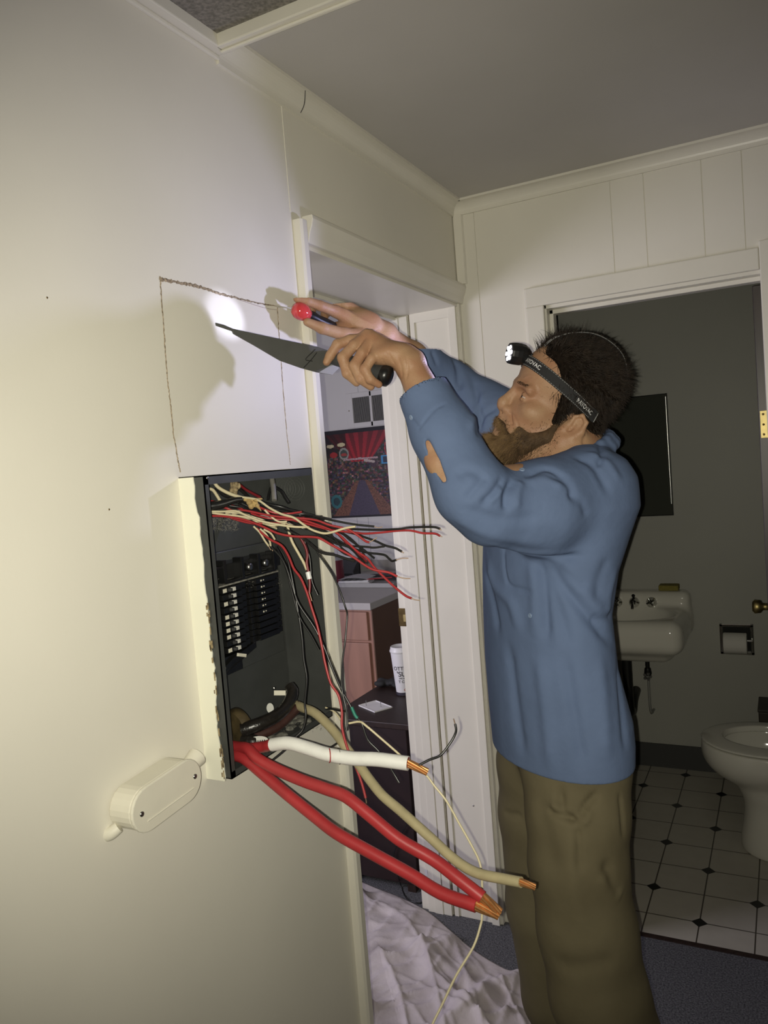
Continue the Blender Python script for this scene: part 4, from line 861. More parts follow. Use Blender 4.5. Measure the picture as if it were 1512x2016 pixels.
wire('black wire slanting in under the thick cream wire', 'black', lin([(425, 960), (440, 974), (455, 979), (470, 984)], 1.43, 1.42), .0034)
gs = wire('grey sheathed cable coming straight down from the top of the panel', 'grey', lin([(535, 941), (537, 953), (538.5, 965), (540, 985)], 1.50, 1.47), .0052)
MB().tube([at(533, 960, 1.49), at(529, 972, 1.48), at(527, 984, 1.47)], .0022, 8).tube([at(543, 960, 1.49), at(554, 968, 1.48), at(562, 981, 1.47), at(568, 990, 1.46)], .0030, 8).build('split_conductors', WM['black'], gs)
# tangled middle of the bundle
cols = ['black', 'red', 'cream', 'black', 'black', 'red', 'black', 'cream', 'black', 'red', 'black', 'black', 'red', 'black', 'cream', 'black']
GL = {'black': 'thin black wire inside the tangled bundle across the top of the panel', 'red': 'thin red wire inside the tangled bundle across the top of the panel', 'cream': 'thin cream wire inside the tangled bundle across the top of the panel'}
for i, cname in enumerate(cols):
    y0 = random.uniform(984, 1014); y1 = 1012 + (y0 - 984) * .9 + random.uniform(-7, 7); x0 = random.uniform(408, 470); x1 = random.uniform(575, 650) if cname != 'cream' else random.uniform(520, 580)
    pl = []
    for k in range(6):
        q = k / 5; pl.append((x0 + (x1 - x0) * q, y0 + (y1 - y0) * q ** 1.3 + random.uniform(-5, 5) + (8 * math.sin(q * 3.1) if i % 2 else 0), 1.415 + random.uniform(-.008, .015)))
    wire(GL[cname], cname, pl, random.uniform(.0016, .0022), group='tangled %s wires in the panel' % cname)
for i, pl in enumerate(([(640, 1036), (668, 1046), (690, 1060), (706, 1076), (718, 1094)], [(625, 1040), (655, 1056), (672, 1078), (690, 1092), (697, 1100)], [(660, 1060), (690, 1080), (705, 1095), (716, 1108), (724, 1118)], [(640, 1062), (662, 1078), (678, 1090), (690, 1094)])):
    wire('black wire in the middle of the fan over the office wall', 'black', lin([(575, 1018 + 6 * i), (605, 1026 + 5 * i)] + pl, 1.425, 1.385), .0018, group='short black wires in the middle of the fan')
wire('dull red wire hidden in the middle of the fan', 'brown', lin([(620, 1030), (660, 1048), (680, 1068), (695, 1084), (712, 1096), (722, 1106)], 1.42, 1.395), .0018)
# masking paper knot holding the bundle
kn = SDF(A(502, 990, 1.41) - .035, A(502, 990, 1.41) + .035, .0014)
for i in range(9): kn.ell(A(497 + random.uniform(-7, 12), 988 + random.uniform(-5, 9), 1.405 + random.uniform(-.004, .006)), (random.uniform(.004, .009), random.uniform(.003, .007), random.uniform(.003, .007)), None, .002)
kn.cone(A(482, 984, 1.405), A(515, 982, 1.405), .003, .002, .002); kn.cone(A(506, 995, 1.40), A(514, 1006, 1.40), .0035, .001, .002)
tag(ob('masking_tape', kn.mesh('masking_tape'), mat('masking_paper', (.50, .36, .15), .85, color2=(.30, .20, .08), nscale=90, bump=.8, bscale=160)), 'crumpled tan masking tape knot around the bundle in the panel', 'tape')
kn = SDF(A(460, 962, 1.43) - .04, A(460, 962, 1.43) + .04, .0016)
for i in range(9): kn.ell(A(462 + random.uniform(-9, 9), 962 + random.uniform(-12, 12), 1.435 + random.uniform(-.004, .004)), (random.uniform(.002, .006), random.uniform(.002, .005), random.uniform(.004, .010)), None, .001)
tag(ob('paper_wrap', kn.mesh('paper_wrap'), bpy.data.materials['torn_paper']), 'brown torn paper wrap hanging inside the top of the panel', 'paper')
# stripped sheath ends
for i, pl in enumerate(([(499, 1036), (511, 1048), (521, 1064), (529, 1075)], [(512, 1041), (524, 1052), (531, 1065), (533, 1077)], [(519, 1042), (533, 1050), (541, 1062)])):
    w_ = wire(['cream wire with a stripped end, leftmost of three hanging below the bundle', 'cream wire with a stripped end, middle one of three hanging below the bundle', 'short cream wire, rightmost of three hanging below the bundle'][i], 'cream', lin(pl, 1.42, 1.43), .0019, [(pl[-1][0] + 4, pl[-1][1] + 8, 1.43)] if i < 2 else None, 'wire_end')
# long droppers
wire('long red wire dropping along the panel to a bare end over the dark table', 'red', lin([(505, 1040), (530, 1061), (554, 1074), (568, 1095), (578, 1119), (592, 1138), (604, 1166), (614, 1198), (625, 1233), (634, 1274), (640, 1305), (651, 1345), (666, 1368), (673, 1400), (673.5, 1433), (684, 1473), (699, 1506), (712, 1541), (720, 1571)], 1.425, 1.33), .0023, [(721.5, 1581, 1.33), (721, 1589, 1.33)], 'wire_end')
gw = wire('black wire beside the long red dropper, green tipped, ending below the table top', 'black', lin([(530, 1073), (558, 1105), (574, 1149), (588, 1189), (618, 1234), (638, 1274), (650, 1305), (671, 1355), (689, 1388), (699, 1408), (712, 1424), (724, 1456), (744, 1477), (760, 1498), (776, 1524), (786, 1541)], 1.43, 1.36), .0021)
MB().tube([at(692, 1392, 1.371), at(699, 1408, 1.369), (at(704, 1414, 1.368))], .0029, 8).build('green_tape', mat('green_tape', (.02, .20, .14), .5), gw)
wire('thin black wire looping down inside the panel to its floor', 'black', lin([(548, 1072), (562, 1092), (570, 1116), (578, 1155), (586, 1199), (594, 1250), (598, 1298), (604, 1336), (600, 1383), (602, 1408), (596, 1436), (581, 1452), (561, 1476), (531, 1501)], 1.43, 1.385), .0021)
wire('thin black wire hanging left of the looping one inside the panel', 'black', lin([(543, 1076), (556, 1100), (566, 1130), (576, 1170), (590, 1215), (612, 1250), (628, 1280)], 1.44, 1.40), .0016)
lb = wire('cream wire under a white sleeve hanging at the right of the panel', 'cream', lin([(566, 1036), (574, 1064), (588, 1090), (598, 1108), (604, 1122)], 1.425, 1.415), .0027)
MB().tube([at(606, 1126, 1.413), at(609.5, 1140, 1.412)], .0048, 12, sub=1).build('white_sleeve', M['white'], lb)
wire('dark red wire running into the white sleeve, frayed copper at its end', 'brown', lin([(590, 1056), (601, 1076), (605, 1092), (604, 1108), (608, 1130), (610, 1150), (609, 1167)], 1.42, 1.41), .0026, [(612, 1176, 1.41), (614, 1183, 1.41)])
wire('thin black wire hanging just right of the white sleeve', 'black', lin([(598, 1060), (610, 1100), (614, 1143), (626, 1172)], 1.425, 1.42), .0014)
wire('black wire hooked out past the lower right corner of the panel', 'black', lin([(642, 1396), (655, 1396), (668, 1399), (680, 1400)], 1.44, 1.40), .0020)
wire('thin cream wire curving out of the lower right corner of the panel', 'cream', lin([(641, 1393), (656, 1400), (666, 1410), (672, 1420)], 1.44, 1.41), .0016)
wire('short black wire end poking out above the white taped cable', 'black', lin([(668, 1460), (651, 1471), (636, 1476), (628, 1482), (624, 1491)], 1.38, 1.34), .0018)
# heavy service cables
def cable(label, colour, pl, d, r, tip, tr=None):
    o = tag(MB().tube([at(x, y, q) for (x, y), q in zip(pl, np.linspace(d[0], d[1], len(pl)))], r, 16).build('cable', WM[colour]), label, 'cable')
    tp_ = [at(x, y, d[1]) for x, y in tip]; rr_ = tr or (r if np.isscalar(r) else r[-1]); b = MB(); t_ = nrm(tp_[-1] - tp_[0]); a1 = nrm(np.cross(t_, (.1, .2, .9))); a2 = np.cross(t_, a1)
    for k in range(7):
        q = k * math.pi / 3; off = (a1 * math.cos(q) + a2 * math.sin(q)) * rr_ * .56 if k < 6 else a1 * 0
        q2 = q + .9; off2 = (a1 * math.cos(q2) + a2 * math.sin(q2)) * rr_ * .5 if k < 6 else a1 * 0
        b.tube([tp_[0] + off - t_ * .004, (tp_[0] + tp_[-1]) / 2 + (off + off2) * .52, tp_[-1] + off2], rr_ * .34, 7)
    b.build('copper_strands', M['copper'], o)
    return o
cable('upper of the two thick red cables from the panel, bare copper end', 'red', [(452, 1468), (470, 1471), (488, 1474), (506, 1493), (543, 1514), (594, 1536), (644, 1554), (682, 1569), (732, 1609), (740, 1625), (786, 1657), (853, 1691), (899, 1727), (950, 1767)][:9] + [(786, 1653), (853, 1692), (899, 1727), (950, 1767)], (1.375, 1.13), .0098, [(950, 1767), (968, 1783), (983, 1796)], .0092)
cable('lower of the two thick red cables from the panel, bare copper end', 'red', [(452, 1486), (480, 1493), (518, 1524), (568, 1566), (619, 1607), (662, 1640), (731, 1679), (807, 1721), (868, 1758), (938, 1783)], (1.365, 1.13), .0098, [(938, 1783), (962, 1794), (981, 1801)], .0092)
wt = cable('thick cable wrapped in white tape, red only at the panel end', 'red', [(451, 1470), (485, 1474), (520, 1470), (536, 1466), (568, 1463), (606, 1473), (644, 1485), (694, 1493), (741, 1495), (804, 1503)], (1.37, 1.22), .0098, [(804, 1503), (824, 1510), (841, 1520)], .0078)
ptsw = [at(x, y, q) for (x, y), q in zip([(536, 1466), (568, 1463), (606, 1473), (644, 1485), (694, 1493), (741, 1495), (804, 1503)], np.linspace(1.32, 1.22, 7))]
ww = MB().tube(ptsw, .0112, 18, sub=6).build('white_tape', mat('white_tape', (.72, .72, .69), .5, noise=.06, nscale=40, bump=.35, bscale=60), wt)
for px, py in ((648, 1487), (668, 1490)):
    c0 = at(px, py, 1.262); MB().tube([c0 + np.array((.0113 * math.cos(q) * RGT * .25 + .0113 * math.sin(q) * UPV - .0113 * math.cos(q) * FWD)) for q in np.linspace(-1.5, 1.5, 9)], .0009, 6).build('tape_gap', WM['red'] if px < 660 else WM['grey'], ww)
cable('long beige cable curving from the panel corner toward the man\'s trousers', 'beige', [(584, 1388), (598, 1394), (619, 1403), (644, 1425), (664, 1448), (682, 1473), (707, 1506), (727, 1534), (753, 1566), (786, 1594), (816, 1621), (853, 1654), (883, 1682), (914, 1706), (946, 1721), (985, 1729), (1026, 1737)], (1.475, 1.10), [.0085, .0082, .0075], [(1026, 1737), (1040, 1741), (1053, 1746)], .0062)
wire('thin beige wire looping from the table edge, past the taped end, to the floor', 'cream', [(p[0], p[1], d) for p, d in zip([(687, 1424), (708, 1421), (721, 1429), (755, 1458), (778, 1478), (800, 1497), (836, 1523), (856, 1548), (879, 1577), (904, 1621), (926, 1660), (944, 1697), (949, 1735), (949, 1800), (946, 1822), (932, 1864), (899, 1919), (871, 1977), (853, 2013), (838, 2050)], np.linspace(1.33, 1.16, 20))], .0019)
wire('grey black wire sticking up from the taped cable\'s copper end', 'black', lin([(824, 1507), (845, 1496), (867, 1487), (885, 1465), (895, 1448), (898, 1437), (896, 1425)], 1.22, 1.24), .0021, [(893, 1415, 1.24)], 'wire_end')

# ------------------------------------------------------------------ conduit fitting below the panel
cf = thing('conduit_fitting', 'cream painted oblong conduit fitting on the left wall below the panel', 'conduit fitting', loc=(0, .88, 1.07))
p0, p1 = onx(252, 1603, .030), onx(370, 1521, .030); p0[0] = p1[0] = 0; ax = nrm(p1 - p0); up = np.cross((1, 0, 0), ax); rr = .0325; L_ = np.linalg.norm(p1 - p0)
def stadium(r, x, z0=0, z1=None, n=12):
    P = []
    for k in range(n + 1): q = -math.pi / 2 + math.pi * k / n; P.append(p1 - ax * .026 + ax * r * math.cos(q) + up * r * math.sin(q) + np.array((x, 0, 0)))
    for k in range(n + 1): q = math.pi / 2 + math.pi * k / n; P.append(p0 + ax * .022 + ax * r * math.cos(q) + up * r * math.sin(q) + np.array((x, 0, 0)))
    return P
fm = mat('fitting_paint', (.72, .69, .58), .4, noise=.05, nscale=20)
MB().prism(stadium(rr, .002), (.043, 0, 0)).build('fitting_body', fm, cf, bevel=.003)
lid = MB().prism(stadium(rr + .0015, .045), (.006, 0, 0)).build('fitting_cover', fm, cf, bevel=.002)
s0 = [q - up * .010 for q in stadium(rr, .051)]
MB().tube([p0 + ax * .015 - up * .016 + np.array((.0512, 0, 0)), p1 - ax * .015 - up * .016 + np.array((.0512, 0, 0))], .0012, 6, sub=1).build('cover_rib', fm, lid)
for c0 in (p0 + ax * .006, p1 - ax * .008): MB().lathe(c0 + np.array((.051, 0, 0)), [(.004, 0), (.0038, .0015), (.0012, .0022), (0, .0012)], (1, 0, 0), 14).build('cover_screw', M['steel'], lid)
MB().tube([p1 + ax * .002 + np.array((.022, 0, 0)), p1 + ax * .02 + up * .006 + np.array((.022, 0, 0)), p1 + ax * .034 + up * .010 + np.array((.022, 0, 0))], [.014, .0145, .0165], 18).build('pipe_hub', fm, cf)
MB().tube([p0 - ax * .004 - up * .020 + np.array((.012, 0, 0)), p0 - ax * .012 - up * .026 + np.array((.004, 0, 0)), p0 - ax * .013 - up * .028 + np.array((-.004, 0, 0))], [.009, .010, .012], 14).build('wall_hub', fm, cf)
# ================================================================== the office seen through the doorway
po = thing('poster', 'dark bordered poster of a red lit bar interior on the office wall', 'poster', loc=tuple(ony(702, 930, YO - .01)))
qTL, qTR, qBR, qBL = [ony(*q, YO - .004) for q in ((635, 850), (770, 837), (783, 1014.5), (649.5, 1021))]
qTL[0] = qBL[0] = (qTL[0] + qBL[0]) / 2; qTR[0] = qBR[0] = (qTR[0] + qBR[0]) / 2; qTL[2] = qTR[2] = (qTL[2] + qTR[2]) / 2; qBL[2] = qBR[2] = (qBL[2] + qBR[2]) / 2
MB().box(qTL[0], qTR[0], YO - .006, YO - .001, qBL[2], qTL[2]).build('poster_border', mat('black_border', (.008, .007, .012), .5), po)
nx, ny = 110, 140; U, Vv = np.meshgrid((np.arange(nx) + .5) / nx, (np.arange(ny) + .5) / ny); rg = np.random.default_rng(3)
img = np.zeros((ny, nx, 3)); vx, vy = .53, .52                      # a generic bar room in one-point perspective
du, dv = U - vx, Vv - vy; ad = np.abs(dv); depth = np.maximum(np.abs(du), ad * .8) + 1e-3
ceil_ = (dv > .13) & (ad > np.abs(du) * .95 + .0); flo = (dv < -.10) & (ad > np.abs(du) * 1.1)
n1 = rg.random((ny, nx)); blk_ = rg.random((ny // 3 + 1, nx // 3 + 1, 3)).repeat(3, 0).repeat(3, 1)[:ny, :nx]; blk_ = blk_ * .35 + blk_.mean(2, keepdims=True) * .65; fine = rg.random((ny, nx, 3))
wl = .012 + .42 * blk_ ** 3 * (.3 + 1.1 * fine[..., :1]) * np.array((1.0, .46, .46))
pal = rg.random((ny // 4 + 1, nx // 4 + 1)).repeat(4, 0).repeat(4, 1)[:ny, :nx]
wl[pal > .88] *= np.array((1.8, 1.9, 1.9)); wl[pal < .1] *= np.array((.5, .9, 1.3))
img[:] = wl
pl_ = (np.floor(du / (ad + .05) * 7) % 2); cl = np.stack([.16 + .30 * (1 - ad * 1.6).clip(0, 1), .012 + .0 * U, .022 + .0 * U], -1) * (.55 + .45 * pl_ + .3 * n1 * pl_)[..., None]
img[ceil_] = cl[ceil_]
fc = np.stack([.055 + .03 * n1, .045 + .02 * n1, .075 + .04 * n1], -1); fc[(np.abs(du) > ad * .45)] = (np.array((.20, .085, .055)) * (.4 + .9 * n1[..., None]))[np.abs(du) > ad * .45]
img[flo] = fc[flo]
def ell_(cx, cy, rx, ry, col): m = ((U - cx) / rx) ** 2 + ((Vv - cy) / ry) ** 2 < 1; img[m] = col
img[(U < .34) & (Vv > .72)] *= .22
ell_(.09, .86, .055, .022, (.62, .55, .33)); ell_(.26, .868, .06, .024, (.62, .55, .33))
ell_(.13, .75, .06, .035, (.34, .02, .02)); ell_(.29, .755, .075, .075, (.30, .30, .27)); ell_(.29, .755, .055, .05, (.05, .07, .06)); ell_(.29, .745, .045, .02, (.35, .05, .04)); ell_(.72, .62, .05, .05, (.06, .03, .05))
ell_(.12, .18, .085, .085, (.03, .16, .17)); ell_(.12, .18, .05, .05, (.02, .05, .06))
for a_ in np.linspace(.62, .74, 5): ell_(.6 + (a_ - .62), .66 - (a_ - .62) * .2, .022, .016, (.5, .42, .4))
m = (U > .84) & (U < .985) & (Vv > .60) & (Vv < .70); img[m] = (.05, .30, .62); m = (U > .865) & (U < .96) & (Vv > .615) & (Vv < .685); img[m] = (.02, .03, .07)
ell_(.93, .78, .035, .08, (.5, .05, .06)); ell_(.93, .78, .022, .066, (.06, .02, .03))
m = (np.abs(Vv - .685 + .02 * np.abs(du)) < .012) & (np.abs(du) < .26); img[m] = np.array((.45, .30, .32)) * (.5 + n1[m][:, None])
b = MB(); X0, X1, Z0, Z1 = qTL[0] + .006, qTR[0] - .006, qBL[2] + .012, qTL[2] - .024
xs = np.linspace(X0, X1, nx + 1); zs = np.linspace(Z0, Z1, ny + 1); gv = [(x, YO - .0065, z) for z in zs for x in xs]
gf = [(j * (nx + 1) + i, j * (nx + 1) + i + 1, (j + 1) * (nx + 1) + i + 1, (j + 1) * (nx + 1) + i) for j in range(ny) for i in range(nx)]
pme = bpy.data.meshes.new('poster_print'); pme.from_pydata(gv, [], gf); pme.update(); ca = pme.color_attributes.new('print', 'FLOAT_COLOR', 'CORNER')
img *= 1.05
cc = np.concatenate([img.reshape(-1, 3), np.ones((nx * ny, 1))], 1).clip(0, 1).repeat(4, 0); ca.data.foreach_set('color', cc.ravel().astype(np.float32))
pm = bpy.data.materials.new('poster_ink'); pm.use_nodes = True; at_ = pm.node_tree.nodes.new('ShaderNodeAttribute'); at_.attribute_name = 'print'; pb = pm.node_tree.nodes['Principled BSDF']; pm.node_tree.links.new(at_.outputs['Color'], pb.inputs['Base Color']); pb.inputs['Roughness'].default_value = .4
ob('poster_print', pme, pm, po)
# air vent
va, vb = ony(681, 776, YO), ony(770, 836, YO); vx0, vx1, vz1, vz0 = va[0], vb[0] + .07, va[2], ony(690, 843, YO)[2]
vt = thing('air_vent', 'white framed air vent with two dark grilles on the office wall above the poster', 'vent', loc=((vx0 + vx1) / 2, YO, vz0))
w_ = (vx1 - vx0); g1 = (vx0 + .045, vx0 + .165); g2 = (vx0 + .18, vx0 + .30); vx1 = vx0 + .345; zz0, zz1 = vz0 + .028, vz1 - .03
b = MB(); y0 = YO - .010
b.box(vx0, g1[0], y0, YO, vz0, vz1).box(g1[1], g2[0], y0, YO, vz0, vz1).box(g2[1], vx1, y0, YO, vz0, vz1).box(g1[0], g2[1], y0, YO, vz0, zz0).box(g1[0], g2[1], y0, YO, zz1, vz1)
b.build('vent_frame', M['office'], vt, bevel=.002)
for g in (g1, g2):
    b = MB(); b.box(g[0], g[1], YO - .002, YO - .0005, zz0, zz1); k = g[0] + .004
    gr = b.build('grille_back', mat('vent_dark', (.05, .05, .05), .8) if 'vent_dark' not in bpy.data.materials else bpy.data.materials['vent_dark'], vt); b = MB()
    while k < g[1] - .002: b.obox((k, YO - .005, (zz0 + zz1) / 2), [nrm((.8, .6, 0)), nrm((-.6, .8, 0)), (0, 0, 1)], (.0012, .0032, (zz1 - zz0) / 2)); k += .0075
    b.build('louvres', mat('vent_grey', (.30, .30, .29), .5) if 'vent_grey' not in bpy.data.materials else bpy.data.materials['vent_grey'], gr)
MB().lathe((vx0 + .018, y0, (vz0 + vz1) / 2), [(.004, 0), (.003, .0015), (0, .0018)], (0, -1, 0), 10).build('vent_screw', M['bronze'], vt)
gl = mat('panel_joint', (.35, .34, .36), .7)
for (px, py) in ((662, 1060), (706, 1060), (728, 1060), (705, 770)):
    c0 = ony(px, py, YO); struct(MB().box(c0[0] - .0012, c0[0] + .0012, YO - .0006, YO + .001, 0.9 if py > 900 else vz1 + .002, 2.5 if py < 900 else qBL[2] - .004).build('trim_13', gl))
struct(MB().box(-2.6, -0.25, YO - .018, YO, .905, ony(700, 1103, YO)[2]).build('trim_14', mat('splash_board', (.42, .40, .38), .5, noise=.05, nscale=5)))
# drawer cabinet with a white worktop
cz = .90; cf_ = onz(728, 1187, cz); xr = cf_[0]; yf = cf_[1]; xl = xr - .46
pine = mat('pink_pine', (.44, .235, .17), .45, noise=.16, nscale=7, stretch=(3, 3, .35)); bw = mat('brown_panel', (.135, .068, .036), .5, noise=.12, nscale=6)
cb = thing('drawer_cabinet', 'pinkish wood drawer cabinet with brown side, beyond the office doorway', 'cabinet', loc=((xl + xr) / 2, yf + .28, 0))
MB().box(xl, xr - .004, yf + .022, yf + .70, .08, cz - .036).build('carcass', pine, cb, bevel=.002)
MB().box(xr - .004, xr + .002, yf + .012, yf + .70, .08, cz - .036).build('side_panel', bw, cb)
zr = [ony(700, y, yf)[2] for y in (1202, 1261, 1266)]
MB().box(xl + .01, xr - .026, yf + .004, yf + .021, zr[1], cz - .047).build('drawer', pine, cb, bevel=.003)
MB().box(xl + .01, xr - .026, yf + .004, yf + .021, .12, zr[2]).build('door', pine, cb, bevel=.003)
MB().box(xl, xr - .026, yf + .018, yf + .022, zr[2] - .055, zr[2] - .05).build('rail', pine, cb)
tag(MB().box(xl - .2, xr + .006, yf - .008, YO - .019, cz - .035, cz).build('worktop', mat('white_laminate', (.50, .48, .46), .4, noise=.05, nscale=10), bevel=.003), 'pale laminate worktop over the drawer cabinet in the office', 'worktop')
# things on the worktop
def wk(px, py, z=cz): return onz(px, py, z)
pap = mat('paper_white', (.68, .68, .68), .7); dkp = mat('dark_plastic', (.020, .020, .022), .5)
q = wk(715, 1153); tr = thing('paper_tray', 'pale grey tray lying across the office worktop under the notepad', 'tray', loc=tuple(q))
b = MB(); b.box(q[0] - .17, q[0] + .22, q[1] - .06, q[1] + .16, cz + .001, cz + .006); b.box(q[0] - .17, q[0] + .22, q[1] - .064, q[1] - .06, cz + .001, cz + .024); b.box(q[0] + .216, q[0] + .22, q[1] - .06, q[1] + .16, cz + .001, cz + .024)
b.build('tray_shell', mat('tray_grey', (.36, .36, .35), .5), tr, bevel=.001)
b = MB()
for i in range(7): b.obox((q[0] - .06 + random.uniform(-.006, .006), q[1] + .03, cz + .008 + i * .0035), [nrm((1, .25, 0)), nrm((-.25, 1, 0)), (0, 0, 1)], (.085, .055, .0016))
npad = thing('notepad', 'white notepad with curled top sheet on the grey tray', 'notepad', loc=(q[0] - .06, q[1] + .03, cz + .006))
b.build('pages', pap, npad)
P = []; 
for i in range(9): u_ = i / 8; P.append(np.array((q[0] - .145 + .17 * u_, q[1] - .02 + .03 * u_, cz + .034 + .012 * math.sin(u_ * 3.1) * (1 if i < 8 else 1))))
b = MB(); b.add([p + np.array((.0, o_, k_)) for p in P for o_, k_ in ((0, 0), (.10, .004), (.10, .005), (0, .001))], [(4 * i + k, 4 * i + (k + 1) % 4, 4 * i + 4 + (k + 1) % 4, 4 * i + 4 + k) for i in range(8) for k in range(4)] + [(0, 1, 2, 3), (35, 34, 33, 32)])
b.build('top_sheet', mat('grey_sheet', (.42, .42, .43), .6), npad)
for i in range(4): MB().box(q[0] - .12 + .035 * i, q[0] - .10 + .035 * i, q[1] - .03, q[1] + .02, cz + .0335, cz + .0345).build('print_lines', mat('print_grey', (.12, .12, .13), .8) if 'print_grey' not in bpy.data.materials else bpy.data.materials['print_grey'], npad)
q2 = wk(700, 1132); o = thing('desk_organiser', 'open black organiser box behind the papers on the office worktop', 'organiser', loc=tuple(q2))
b = MB(); b.box(q2[0] - .13, q2[0] + .02, q2[1] + .02, q2[1] + .03, cz + .001, cz + .10); b.prism([(q2[0] - .13, q2[1] - .06, cz + .001), (q2[0] - .13, q2[1] + .03, cz + .001), (q2[0] - .13, q2[1] + .03, cz + .10), (q2[0] - .13, q2[1] - .06, cz + .03)], (.004, 0, 0)); b.prism([(q2[0] + .016, q2[1] - .06, cz + .001), (q2[0] + .016, q2[1] + .03, cz + .001), (q2[0] + .016, q2[1] + .03, cz + .10), (q2[0] + .016, q2[1] - .06, cz + .03)], (.004, 0, 0)); b.box(q2[0] - .13, q2[0] + .02, q2[1] - .06, q2[1] + .03, cz + .001, cz + .005)
b.build('organiser_shell', dkp, o)
q3 = wk(765, 1146); o = thing('stapler', 'low black stapler lying behind the red pens on the office worktop', 'stapler', loc=tuple(q3))
MB().box(q3[0] - .16, q3[0] + .14, q3[1] + .03, q3[1] + .06, cz + .001, cz + .016).build('base', dkp, o, bevel=.003)
MB().prism([(q3[0] - .16, q3[1] + .032, cz + .02), (q3[0] + .14, q3[1] + .032, cz + .03), (q3[0] + .14, q3[1] + .032, cz + .05), (q3[0] - .15, q3[1] + .032, cz + .036)], (0, .026, 0)).build('arm', dkp, o, bevel=.003)
for i, (dx, dy, r_) in enumerate(((0, 0, .12), (.02, .02, -.1))):
    c0 = wk(748 + 14 * i, 1150 - 4 * i) ; d_ = nrm((1, r_ * 4, 0)); b = MB().tube([c0 - d_ * .07 + (0, 0, .032), c0 + d_ * .07 + (0, 0, .032)], .004, 10, sub=1)
    tag(b.build('pen', mat('pen_red', (.32, .02, .03), .3) if not i else mat('pen_black', (.02, .02, .02), .3)), ('red pen lying on the papers behind the lowest red wire' if not i else 'black pen lying beside the red pen on the papers'), 'pen')
q4 = wk(664, 1150); o = thing('red_canister', 'dark red canister with a grey lid at the left end of the worktop', 'canister', loc=tuple(q4))
MB().lathe(q4 + (0, 0, .001), [(.042, 0), (.044, .004), (.044, .135), (.042, .138)], (0, 0, 1), 24).build('canister_body', mat('maroon', (.13, .018, .028), .4), o); MB().lathe(q4 + (0, 0, .138), [(.045, 0), (.045, .014), (.04, .018), (0, .018)], (0, 0, 1), 24).build('lid', mat('lid_grey', (.30, .30, .30), .5), o)
q5 = wk(676, 1128); tag(MB().lathe(q5 + (0, 0, .001), [(.012, 0), (.013, .004), (.013, .07), (.008, .08), (.008, .105), (0, .106)], (0, 0, 1), 16).build('glue_bottle', mat('teal_plastic', (.03, .33, .38), .35)), 'small teal capped bottle beside the red canister', 'bottle')
# low dark table in front of it
tz = .63; tx0, tx1, ty0, ty1 = -.655, -.318, 2.425, 3.02
tb = thing('side_table', 'low near black wooden cabinet table just inside the office doorway', 'table', loc=((tx0 + tx1) / 2, (ty0 + ty1) / 2, 0))
MB().box(tx0 - .006, tx1 + .004, ty0 - .008, ty1, tz - .022, tz).build('table_top', M['darkwood'], tb, bevel=.003)
MB().box(tx0, tx1 - .022, ty0, ty1 - .01, .03, tz - .022).build('table_body', mat('dark_cabinet', (.017, .006, .006), .55, noise=.3, nscale=10), tb, bevel=.002)
for x in (tx0 + .02, tx1 - .05):
    for y in (ty0 + .02, ty1 - .04): MB().box(x - .016, x + .016, y - .016, y + .016, 0, .03).build('foot', M['darkwood'], tb)
# switch plate with its two screws
c0 = onz(739, 1392, tz); o = thing('switch_plate', 'white blank switch plate lying face down with two screws standing up', 'switch plate', loc=tuple(c0))
a1 = nrm(onz(770, 1393, tz) - onz(735, 1403, tz)); a2 = np.cross((0, 0, 1), a1); b = MB().obox(c0 + (0, 0, .0018), [a1, a2, (0, 0, 1)], (.040, .058, .0012))
for s_ in (1, -1): b.obox(c0 + a1 * s_ * .039 + (0, 0, .003), [a1, a2, (0, 0, 1)], (.0012, .058, .0024)); b.obox(c0 + a2 * s_ * .057 + (0, 0, .003), [a1, a2, (0, 0, 1)], (.040, .0012, .0024))
b.build('plate', M['white'], o)
for px, py in ((721, 1390), (750, 1392)): c1_ = onz(px, py, tz + .003); MB().tube([c1_, c1_ + (0, 0, .022)], .0013, 8, sub=1).build('screw', M['steel'], o)
# coffee cup with its lid and print
c0 = onz(795, 1366, tz); o = thing('paper_cup', 'white lidded paper cup with dark lettering, half behind the door jamb', 'cup', loc=tuple(c0)); ch = .185
MB().lathe(c0 + (0, 0, .0008), [(.028, 0), (.0285, .004), (.0405, ch - .012)], (0, 0, 1), 40).build('cup_body', mat('cup_paper', (.76, .75, .75), .5), o)
MB().lathe(c0 + (0, 0, ch - .012), [(.0405, 0), (.0435, .002), (.0435, .008), (.041, .012), (.039, .022), (.037, .024), (.035, .020), (0, .020)], (0, 0, 1), 40).build('cup_lid', M['white'], o)
inkm = mat('cup_ink', (.04, .035, .05), .6)
cv = nrm((CAM - c0) * (1, 1, 0)); th0 = math.atan2(cv[1], cv[0])
def cuptext(txt, size, h, dth, mt):
    tme = text_mesh(txt, size); V = verts(tme); r_ = .0286 + .012 * h / (ch - .012) + .0006; V = np.array([(c0[0] + (r_ + .012 * y / ch) * math.cos(th0 + dth + x / r_), c0[1] + (r_ + .012 * y / ch) * math.sin(th0 + dth + x / r_), c0[2] + h + y) for x, y, z in V])
    tme.vertices.foreach_set('co', V.ravel()); tme.update(); ob('lettering', tme, mt, o)
cuptext('OTTER', .021, .112, -.10, inkm); cuptext("'SUI", .029, .089, .02, inkm); cuptext('WE ME', .010, .072, .02, inkm); cuptext('T CLU', .015, .058, .10, inkm); cuptext('o', .020, .026, .25, mat('cup_orange', (.45, .12, .06), .6))
MB().lathe(c0 + (0, 0, .0012), [(.0290, .0), (.0299, .012)], (0, 0, 1), 40).build('cup_band', inkm, o)
c0 = onz(767, 1353, tz); dd = SDF(c0 - (.09, .09, .01), c0 + (.09, .09, .07), .003)
